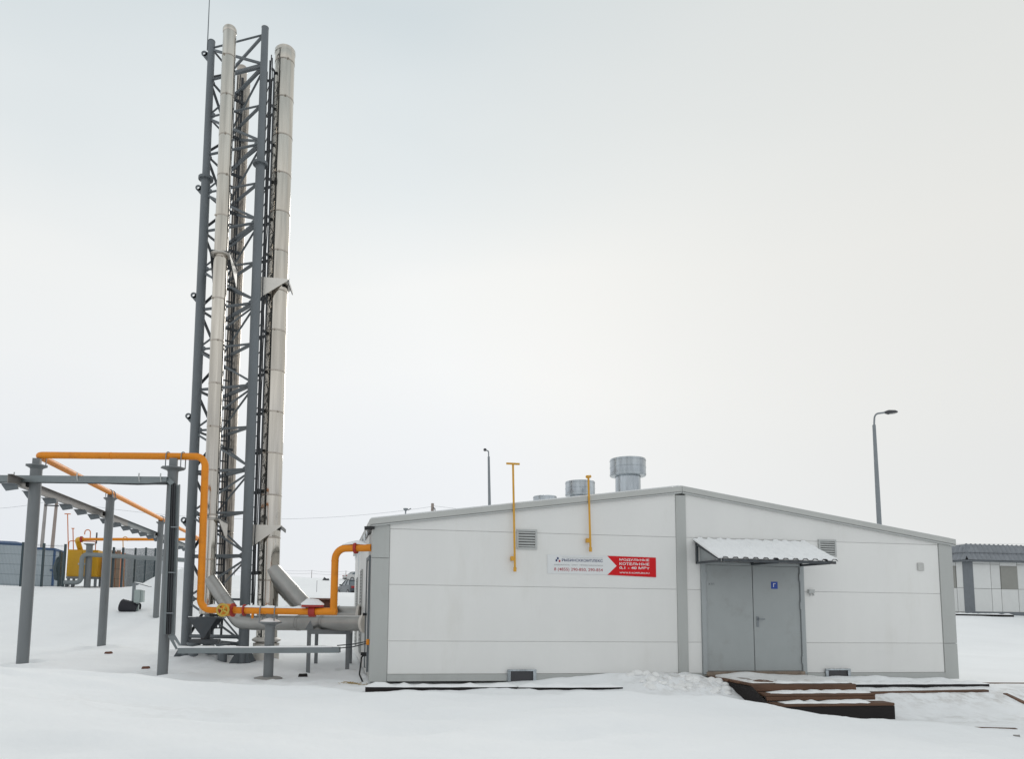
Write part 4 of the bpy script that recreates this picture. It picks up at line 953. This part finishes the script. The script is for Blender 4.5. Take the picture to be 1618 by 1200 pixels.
# grey sheet hoarding running away on the right of the enclosure
ho = thing('sheet_hoarding','grey corrugated sheet hoarding running away behind the mesh fence','fence',(-10,24,1.7))
a, b = onZ(190,873.5,3.7), onZ(262,888,3.7); n_ = 7
for i in range(n_):
    p, q = a.lerp(b,i/n_), a.lerp(b,(i+1)/n_-.006); m = MB(); d = q-p; k = 14; nn = Vector((d.y,-d.x,0)).normalized()
    for j in range(k+1):
        v = p+d*(j/k)+nn*(.02 if j % 2 else -.02); m.v += [(v.x,v.y,1.0),(v.x,v.y,v.z)]
    for j in range(k): m.f.append((2*j,2*j+2,2*j+3,2*j+1)); m.sm.append(False)
    m.build('sheet','sheet_grey',ho)
# dark conifer-like shrub? -> bundled dark tarpaulin behind the fence post
m = MB(); c = onY(93,897,YC+2.6)
m.lathe([(.05,-.65),(.17,-.6),(.22,-.3),(.26,0),(.22,.25),(.12,.42),(.03,.5)],(c.x,c.y,c.z),12)
for i in range(len(m.v)): v = m.v[i]; m.v[i] = (v[0]+jit(.04),v[1]+jit(.04),v[2]+jit(.03))
tag(m.build('tarpaulin_bundle','fence_green'),'dark green wrapped bundle between the shed and the yellow cabinet','bundle')
# meter box on a post with a little roof
h_ = ghit(217,966); YM = h_.y
mbx = thing('meter_box','pale grey meter box on a post in the snow slope','meter box',h_)
a, b = onY(214.5,932.5,YM), onY(223,953,YM)
MB().box(a.x,b.x,YM-.2,YM+.05,b.z,a.z).build('cabinet','box_green',mbx,bevel=.01); MB().box(b.x+.004,b.x+.09,YM-.18,YM+.1,b.z+.02,a.z-.02).build('door','box_green',mbx,bevel=.01)
MB().box(a.x+.04,b.x-.06,YM-.1,YM,.3,b.z).build('post','box_green',mbx)
c = onY(211,922,YM); MB().box(c.x-.05,c.x+.05,YM+.06,YM+.16,.4,c.z).build('roof_post','lamp_grey',mbx)
m = MB(); m.plate([(c.x+.06,YM-.25,c.z+.02),(c.x+.06,YM+.2,c.z+.02),(c.x+.58,YM+.2,c.z-.12),(c.x+.58,YM-.25,c.z-.12)],(.25,0,1),.025); m.build('rain_roof','lamp_grey',mbx)
snow_strip('snow_cap',[(c.x+.06,YM-.03,c.z+.03),(c.x+.3,YM-.03,c.z-.03),(c.x+.58,YM-.03,c.z-.105)],.4,.03,mbx)
# black pipe end
h_ = ghit(206,967); p0 = h_+Vector((-.36,.15,.22)); p1 = h_+Vector((.45,.1,.02))
m = MB(); d = (p1-p0).normalized(); R2 = .26; n_ = 22
vs = []
x_ = d.cross(Vector((0,0,1))).normalized(); y_ = x_.cross(d); k = 0
prof_ = [(R2*.8,.35),(R2*.8,0),(R2*.9,-.01),(R2,.02)]+[(R2*(1 if i % 2 else .95),.06+i*.04) for i in range(15)]
for r_, t_ in prof_:
    for i in range(n_): a_ = 2*math.pi*i/n_; vs.append(p0+d*t_+x_*(r_*math.cos(a_))+y_*(r_*.9*math.sin(a_)))
fs = [(j*n_+i,j*n_+(i+1)%n_,(j+1)*n_+(i+1)%n_,(j+1)*n_+i) for j in range(len(prof_)-1) for i in range(n_)]
m.add(vs,fs,True); tag(m.build('black_pipe','hose_black'),'short black ribbed pipe half buried in snow behind the meter box','pipe')

# ------------------------------------------------------------------ far poles, lamps, wires
up = thing('utility_pole','twin concrete utility pole with a crossbar beyond the metal sheds','utility pole',(-27,60,2))
for px, py, mt in ((73.5,785,'pole_conc'),(90,789,'pole_brown')):
    t = onY(px,py,60); b = onY(px-7.5,866,60); d = (b-t)*((t.z-1)/(t.z-b.z)); m = MB(); m.tube([t,t+d],[.13,.2],10); m.build('pole',mt,up)
a, b = onY(70,799,59.8), onY(93,800,59.8); m = MB(); m.beam(a,b,.1,.12); m.build('crossbar','lamp_dark',up)
c = onY(96,793,59.8); m = MB(); m.tube([onY(90,792,59.8),c,onY(98,790,59.8)],.04,6); m.build('insulator_arm','lamp_dark',up)
def lamp(px_b, py_b, px_t, py_t, tip, Y_, lab, r0_=.12):
    b = onY(px_b,py_b,Y_); t = onY(px_t,py_t,Y_); d = (b-t).normalized(); g_ = gz(b.x,Y_); base = t+d*((t.z-g_+.3)/-d.z)
    T = thing('street_lamp',lab,'street lamp',(base.x,base.y,g_))
    m = MB(); m.tube([base,t.lerp(base,.35),t],[r0_,r0_*.85,r0_*.62],12); m.build('pole','lamp_grey',T)
    e_ = onY(*tip,Y_); mid = Vector((t.x,Y_,e_.z)); m = MB(); w = (e_-t).x
    p = fillet([t-Vector((0,0,.05)),Vector((t.x+w*.04,Y_,t.z+(e_.z-t.z)*.75)),Vector((t.x+w*.5,Y_,e_.z-(e_.z-t.z)*.10))],abs(w)*.22,6); m.tube(p,r0_*.36,8); m.build('arm','lamp_grey',T)
    a_ = p[-1]; m = MB(); u_ = (e_-a_)
    m.tube([a_-u_*.05,a_+u_*.25,a_+u_*.8,e_],[r0_*.5,r0_*.95,r0_*.75,r0_*.3],10); hd = m.build('lamp_head','lamp_dark',T)
    m = MB(); q0 = a_+u_*.25; q1 = a_+u_*.8; m.beam(q0-Vector((0,0,r0_*.8)),q1-Vector((0,0,r0_*.6)),r0_*1.1,.03); m.build('lens','lens',hd)
lamp(1389.5,831,1381,672,(1418,651),20,'grey street lamp with a curved arm rising behind the right roof slope',.13)
lamp(773.5,800,772.2,722,(764,710.5),30,'slim grey street lamp rising behind the left roof slope',.11)
sm = thing('floodlight_pole','small lamp head on a thin pole beyond the left end of the roof','street lamp',(0,34,1.7))
a = onY(641,806,34); m = MB(); m.tube([Vector((a.x-.1,34,1.5)),a],.045,8); m.build('pole','lamp_grey',sm)
m = MB(); m.lathe([(.02,-.12),(.14,-.02),(.17,.08),(.1,.1),(0,.1)],a,12); m.build('lamp_head','lamp_grey',sm); m = MB(); m.beam(a+Vector((.15,0,-.02)),a+Vector((.36,0,.1)),.05,.05); m.build('arm','lamp_dark',sm)
pw_ = thing('utility_pole','brown utility pole tip with a dark strut beyond the left roof slope','utility pole',(3,60,2))
a = onY(683.5,796,60); m = MB(); m.tube([Vector((a.x-.1,60,1.5)),a],[.22,.15],10); m.build('pole','pole_brown',pw_)
m = MB(); m.tube([a+Vector((.05,-.2,-.5)),a+Vector((.22,-.2,-.55)),a+Vector((.28,-.2,-1.3))],.06,6); m.build('strut','lamp_dark',pw_)
wires = thing('overhead_wires','thin overhead wires strung between the utility poles across the sky','wire',(3,60,10))
def wire(a, b, sag):
    m = MB(); m.tube([a.lerp(b,i/24)-Vector((0,0,sag*4*(i/24)*(1-i/24))) for i in range(25)],.012,5); m.build('wire','lamp_grey',wires)
wire(onY(683,801,60),onY(98,793,60),1.5); wire(onY(684,800,60),onY(1700,860,60),1.2); wire(onY(90,790,60),onY(-60,805,60),.3)
# pasture fence on the far rise
pf = thing('pasture_fence','far wire fence on thin posts along the crest of the snow','fence',(0,100,4.3))
tops = []
for px in (275,331,370,432,492,546,600):
    g0 = onY(px,914,100); g_ = gz(g0.x,100); m = MB(); m.tube([(g0.x,100,g_-.3),(g0.x+.04,100,g_+1.25)],.05,6); m.build('fence_post','pole_conc',pf); tops.append(Vector((g0.x,100,g_+1.15)))
for a, b in zip(tops,tops[1:]):
    for dz in (0,-.4):
        m = MB(); m.tube([a.lerp(b,i/8)-Vector((0,0,.18*4*(i/8)*(1-i/8)-dz)) for i in range(9)],.014,5); m.build('wire','lamp_grey',pf)
# thin marker stick in the snow
a = onY(500,946,45); g_ = gz(a.x,45); m = MB(); m.tube([(a.x,45,g_-.1),(a.x,45,g_+1.15)],.018,6); tag(m.build('marker_stick','lamp_dark'),'thin upright stick in the snow left of the parked car','stick')
for i, (px, py, lab) in enumerate(((497,946,'flat dark scrap at the foot of the marker stick'),(515,914,'dark broken stump on the crest of the snow'))):
    Y_ = 45 if i == 0 else 92; a = onY(px,py,Y_); g_ = gz(a.x,Y_); m = MB(); s_ = .22 if i == 0 else .5
    m.plate([(a.x-s_,Y_,g_),(a.x+s_,Y_,g_),(a.x+s_*.8,Y_,g_+s_*.5),(a.x+s_*.2,Y_,g_+s_*.4),(a.x-s_*.5,Y_,g_+s_*.9),(a.x-s_*.8,Y_,g_+s_*.3)],(0,1,0),s_); tag(m.build('debris','lamp_dark'),lab,'debris')

# ------------------------------------------------------------------ vehicles
def car(label, paint, loc, rz, s=1.0):
    T = thing('parked_car',label,'car',(0,0,0))
    # side profile (x forward, z up), lofted across the width with tumblehome
    def loft(prof, ws, name, m, par):
        mb = MB(); n = len(prof); cols = []
        for y, sh, up_ in ws:
            for x, z in prof: mb.v.append((x*sh, y, .2+(z-.2)*up_ if z > .9 else z))
        for j in range(len(ws)-1):
            for i in range(n): a = j*n+i; b = j*n+(i+1)%n; mb.f.append((a,b,b+n,a+n)); mb.sm.append(True)
        mb.f.append(tuple(reversed(range(n)))); mb.f.append(tuple(range((len(ws)-1)*n,len(ws)*n))); mb.sm += [False,False]
        return mb.build(name,m,par)
    body = [(-2.2,.35),(-2.25,.6),(-2.22,.92),(-2.0,1.0),(-1.5,1.02),(.9,.98),(1.7,.88),(2.15,.72),(2.22,.5),(2.15,.3),(1.6,.22),(-1.7,.22)]
    loft(body,[(-.88,.96,1),(-.84,.985,1),(-.6,1,1),(.6,1,1),(.84,.985,1),(.88,.96,1)],'body',paint,T)
    def cabin(prof_lo, prof_hi, name, m, yl, yh):
        mb = MB(); n = len(prof_lo)
        for y, pr in ((-yl,prof_lo),(-yh,prof_hi),(yh,prof_hi),(yl,prof_lo)):
            for x, z in pr: mb.v.append((x,y,z))
        for j in range(3):
            for i in range(n-1): a = j*n+i; mb.f.append((a,a+1,a+1+n,a+n)); mb.sm.append(False)
        return mb.build(name,m,T)
    m = MB(); m.add([(-1.55,-.8,.98),(1.0,-.8,.95),(1.0,.8,.95),(-1.55,.8,.98),(-1.0,-.62,1.43),(.25,-.62,1.43),(.25,.62,1.43),(-1.0,.62,1.43)],[(4,5,6,7),(0,1,5,4),(2,3,7,6),(1,2,6,5),(3,0,4,7)])
    cb = m.build('cabin','car_glass',T,bevel=.03)
    m = MB(); m.add([(-1.08,-.64,1.42),(.32,-.64,1.42),(.32,.64,1.42),(-1.08,.64,1.42),(-.95,-.55,1.475),(.15,-.55,1.475),(.15,.55,1.475),(-.95,.55,1.475)],[(4,5,6,7),(0,1,5,4),(2,3,7,6),(1,2,6,5),(3,0,4,7),(3,2,1,0)]); m.build('roof',paint,T,bevel=.02)
    for sy in (-1,1):
        m = MB()
        for a, b in (((-1.55,.81,.97),(-1.0,.63,1.44)),((1.0,.81,.95),(.27,.63,1.44)),((-.3,.815,.97),(-.32,.635,1.44))): m.beam((a[0],sy*a[1],a[2]),(b[0],sy*b[1],b[2]),.07,.04)
        m.build('pillar',paint,T)
        m = MB(); m.box(.62,.78,sy*.86-.08+sy*.1,sy*.86+.08+sy*.1,.98,1.1); m.build('mirror',paint,T,bevel=.02)
        m = MB(); m.box(-2.262,-2.14,sy*.68-.17,sy*.68+.17,.72,.92); m.build('tail_light','tail_red',T,bevel=.02)
        m = MB(); m.box(2.05,2.2,sy*.64-.16,sy*.64+.16,.62,.74); m.build('headlight','lens',T,bevel=.02)
        for x in (-1.35,1.35):
            m = MB(); m.tube([(x,sy*.70,.32),(x,sy*.885,.32)],.32,20); w_ = m.build('wheel','tyre',T); m = MB(); m.tube([(x,sy*.84,.32),(x,sy*.893,.32)],.2,16); m.build('rim','rim',w_)
    MB().box(-2.275,-2.2,-.26,.26,.66,.78).build('number_plate','lens',T); MB().box(-2.26,-2.1,-.82,.82,.36,.5).build('bumper','tyre',T,bevel=.03)
    T.location = loc; T.rotation_euler = (0,0,rz); T.scale = (s,s,s)
    return T
c0 = onY(561,943,52); car('dark grey parked car with red tail lights beyond the side wall','car_paint',(c0.x-.22,52,gz(c0.x,52)-.05),math.radians(106))
c1 = onY(558,915,96); car('small white car on the snow crest behind the dark parked car','car_white',(c1.x+.8,96,gz(c1.x,96)-.25),math.radians(20))

# ------------------------------------------------------------------ panel building on the right
rb = thing('panel_building','pale panel building with a dark grey tiled roof skirt behind the right corner','building',(40,24,1.1))
bx0, bx1, by0, by1, bz0, bz1 = 34.5, 56.0, 22.0, 34.0, .95, 4.08
MB().box(bx0+.05,bx1-.05,by0+.05,by1-.05,.4,bz1+.3).build('wall_core','joint',rb)
xs_ = [34.85,36.0,36.63,37.75,38.3,39.5,40.1,41.2,41.8,42.9,43.5,44.7,45.3,46.5,48,49.5,51,52.5,54,56]
for i, (a, b) in enumerate(zip(xs_,xs_[1:])):
    win = i in (2,6,10,14)
    g_ = .018
    MB().box(a+g_,b-g_,by0,by0+.06,bz0+.2,2.42).build('wall_panel','far_panel',rb)
    if win: MB().box(a+.01,b-.01,by0-.03,by0+.05,2.43,3.72).build('window_shutter','far_shutter',rb,bevel=.01); MB().box(a+g_,b-g_,by0,by0+.06,3.74,bz1).build('wall_panel','far_panel',rb)
    else:
        MB().box(a+g_,b-g_,by0,by0+.06,2.45,3.80).build('wall_panel','far_panel',rb); MB().box(a+g_,b-g_,by0,by0+.06,3.83,bz1).build('wall_panel','far_panel',rb)
ysd = [22.3,22.75,23.9,24.9,26.1,27.5,29,30.5,32,34]
for i, (a, b) in enumerate(zip(ysd,ysd[1:])):
    if i == 1 or i == 4: MB().box(bx0-.03,bx0+.05,a+.01,b-.01,2.5,3.72).build('window_shutter','far_shutter',rb); MB().box(bx0,bx0+.06,a+.018,b-.018,3.74,bz1).build('wall_panel','far_panel',rb)
    else: MB().box(bx0,bx0+.06,a+.018,b-.018,2.5,bz1).build('wall_panel','far_panel',rb)
    MB().box(bx0,bx0+.06,a+.018,b-.018,bz0+.2,2.47).build('wall_panel','far_panel',rb)
MB().box(bx0-.03,bx0+.33,by0-.03,by0+.28,bz0+.1,bz1).build('corner_post','far_dark',rb)
MB().box(bx0-.02,bx1,by0-.02,by0+.04,bz0-.1,bz0+.19).build('plinth','far_dark',rb)
# roof skirt: rows of tiles on the two sides that show
ra, rb_, rz0, rz1 = .35, .12, 4.02, 4.86
rt = MB().box(bx0+.2,bx1-.2,by0+.2,by1-.2,4.3,4.84).build('roof','far_roof',rb)
rows = 2; tw = .30
for r_ in range(rows):
    f0, f1 = r_/rows, (r_+1)/rows
    o0, o1 = ra+(-ra-.05+rb_)*f0+.05, ra+(-ra-.05+rb_)*f1
    za, zb_ = rz0+(rz1-rz0)*f0, rz0+(rz1-rz0)*f1
    n_ = int((bx1-bx0+.6)/tw)
    for i in range(26):
        x = bx0-.3+i*tw; m = MB()
        pr = [(0,0),(.06,.03),(.15,.05),(.24,.03),(.30,0)]
        for (z, o) in ((za,o0),(zb_,o1)):
            for u_, h_ in pr: m.v.append((x+u_,by0-o-h_,z))
        for k in range(4): m.f.append((k,k+1,k+6,k+5)); m.sm.append(True)
        m.f.append((4,3,2,1,0)); m.sm.append(False)
        m.build('roof_tile','far_roof',rt)
    for i in range(16):
        y = by0-.3+i*tw; m = MB()
        for (z, o) in ((za,o0),(zb_,o1)):
            for u_, h_ in pr: m.v.append((bx0-o-h_,y+u_,z))
        for k in range(4): m.f.append((k,k+5,k+6,k+1)); m.sm.append(True)
        m.build('roof_tile','far_roof',rt)
m = MB(); m.box(bx0+7.4,bx1+.3,by0-.38,by0+.2,rz0,rz1); m.box(bx0-.38,bx0+.2,by0+4.4,by1+.3,rz0,rz1); m.build('roof_band','far_roof',rt)
m = MB(); m.box(bx0-.1,bx1,by0-.1,by0+.25,rz1,rz1+.05); m.box(bx0-.1,bx0+.25,by0+.26,by1,rz1,rz1+.05); m.build('roof_edge','far_roof',rt)
m = MB(); m.box(bx0-.36,bx1,by0-.36,by0+.05,rz0-.08,rz0-.012); m.box(bx0-.36,bx0+.05,by0+.06,by1,rz0-.08,rz0-.012); m.build('eave','far_dark',rt)
for i in range(24):
    m = MB(); x = bx0+i*.3; m.lathe([(.055,0),(.05,.04),(.0,.06)],(x,by0-.02,rz1+.05),6); m.build('ridge_knob','far_roof',rt)
a, b = onY(1490,968,20.6), onY(1598,972,20.6)
plank([(a.x,20.6,gz(a.x,20.6)+.10),(b.x,20.6,gz(b.x,20.6)+.10)],.3,.3,'dark timber in the snow before the pale panel building')

# ------------------------------------------------------------------ litter in the snow near the rack
for px, py, s_, mt, lab in ((171,1034,.085,'rust','reddish broken brick beside the middle rack post'),(230,1057,.08,'rust','reddish flat scrap in the snow left of the tray post'),
      (478,1070,.09,'wood_dark','dark corner of buried timber before the duct trestle'),(432,1048,.06,'lamp_dark','small dark twig behind the short pipe post'),
      (236,1117,.018,'wood_dark','tiny dark speck on the foreground snow bank'),(1606,1165,.035,'concrete','grey twig tuft on the foreground snow at the far right')):
    a = onZ(px,py,-.13)
    for _ in range(30):
        zz = gz(a.x,a.y); a = onZ(px,py,zz) if abs(zz-CAM.z) > .05 else a
    g_ = gz(a.x,a.y); m = MB()
    m.add([(a.x-s_,a.y-s_*.6,g_-.03),(a.x+s_,a.y-s_*.7,g_-.03),(a.x+s_*1.1,a.y+s_*.6,g_-.03),(a.x-s_*.9,a.y+s_*.7,g_-.03),(a.x-s_*.8,a.y-s_*.5,g_+s_*.55),(a.x+s_*.9,a.y-s_*.5,g_+s_*.75),(a.x+s_,a.y+s_*.5,g_+s_*.5),(a.x-s_*.7,a.y+s_*.6,g_+s_*.6)],
       [(0,3,2,1),(4,5,6,7),(0,1,5,4),(1,2,6,5),(2,3,7,6),(3,0,4,7)]); tag(m.build('debris',mt,bevel=s_*.1),lab,'debris')
a = onZ(556,1079,-.15); m = MB()
for i in range(160):
    x, y = a.x+random.gauss(0,.09), a.y+random.gauss(0,.06); g_ = gz(x,y)+.008; an = random.random()*6.28; l_ = random.uniform(.02,.05)
    m.beam((x,y,g_),(x+l_*math.cos(an),y+l_*math.sin(an),g_+jit(.008)),.006,.004)
o = m.build('straw','straw'); o['kind'] = 'stuff'; tag(o,'small patch of yellow straw on the snow by the building corner','straw')
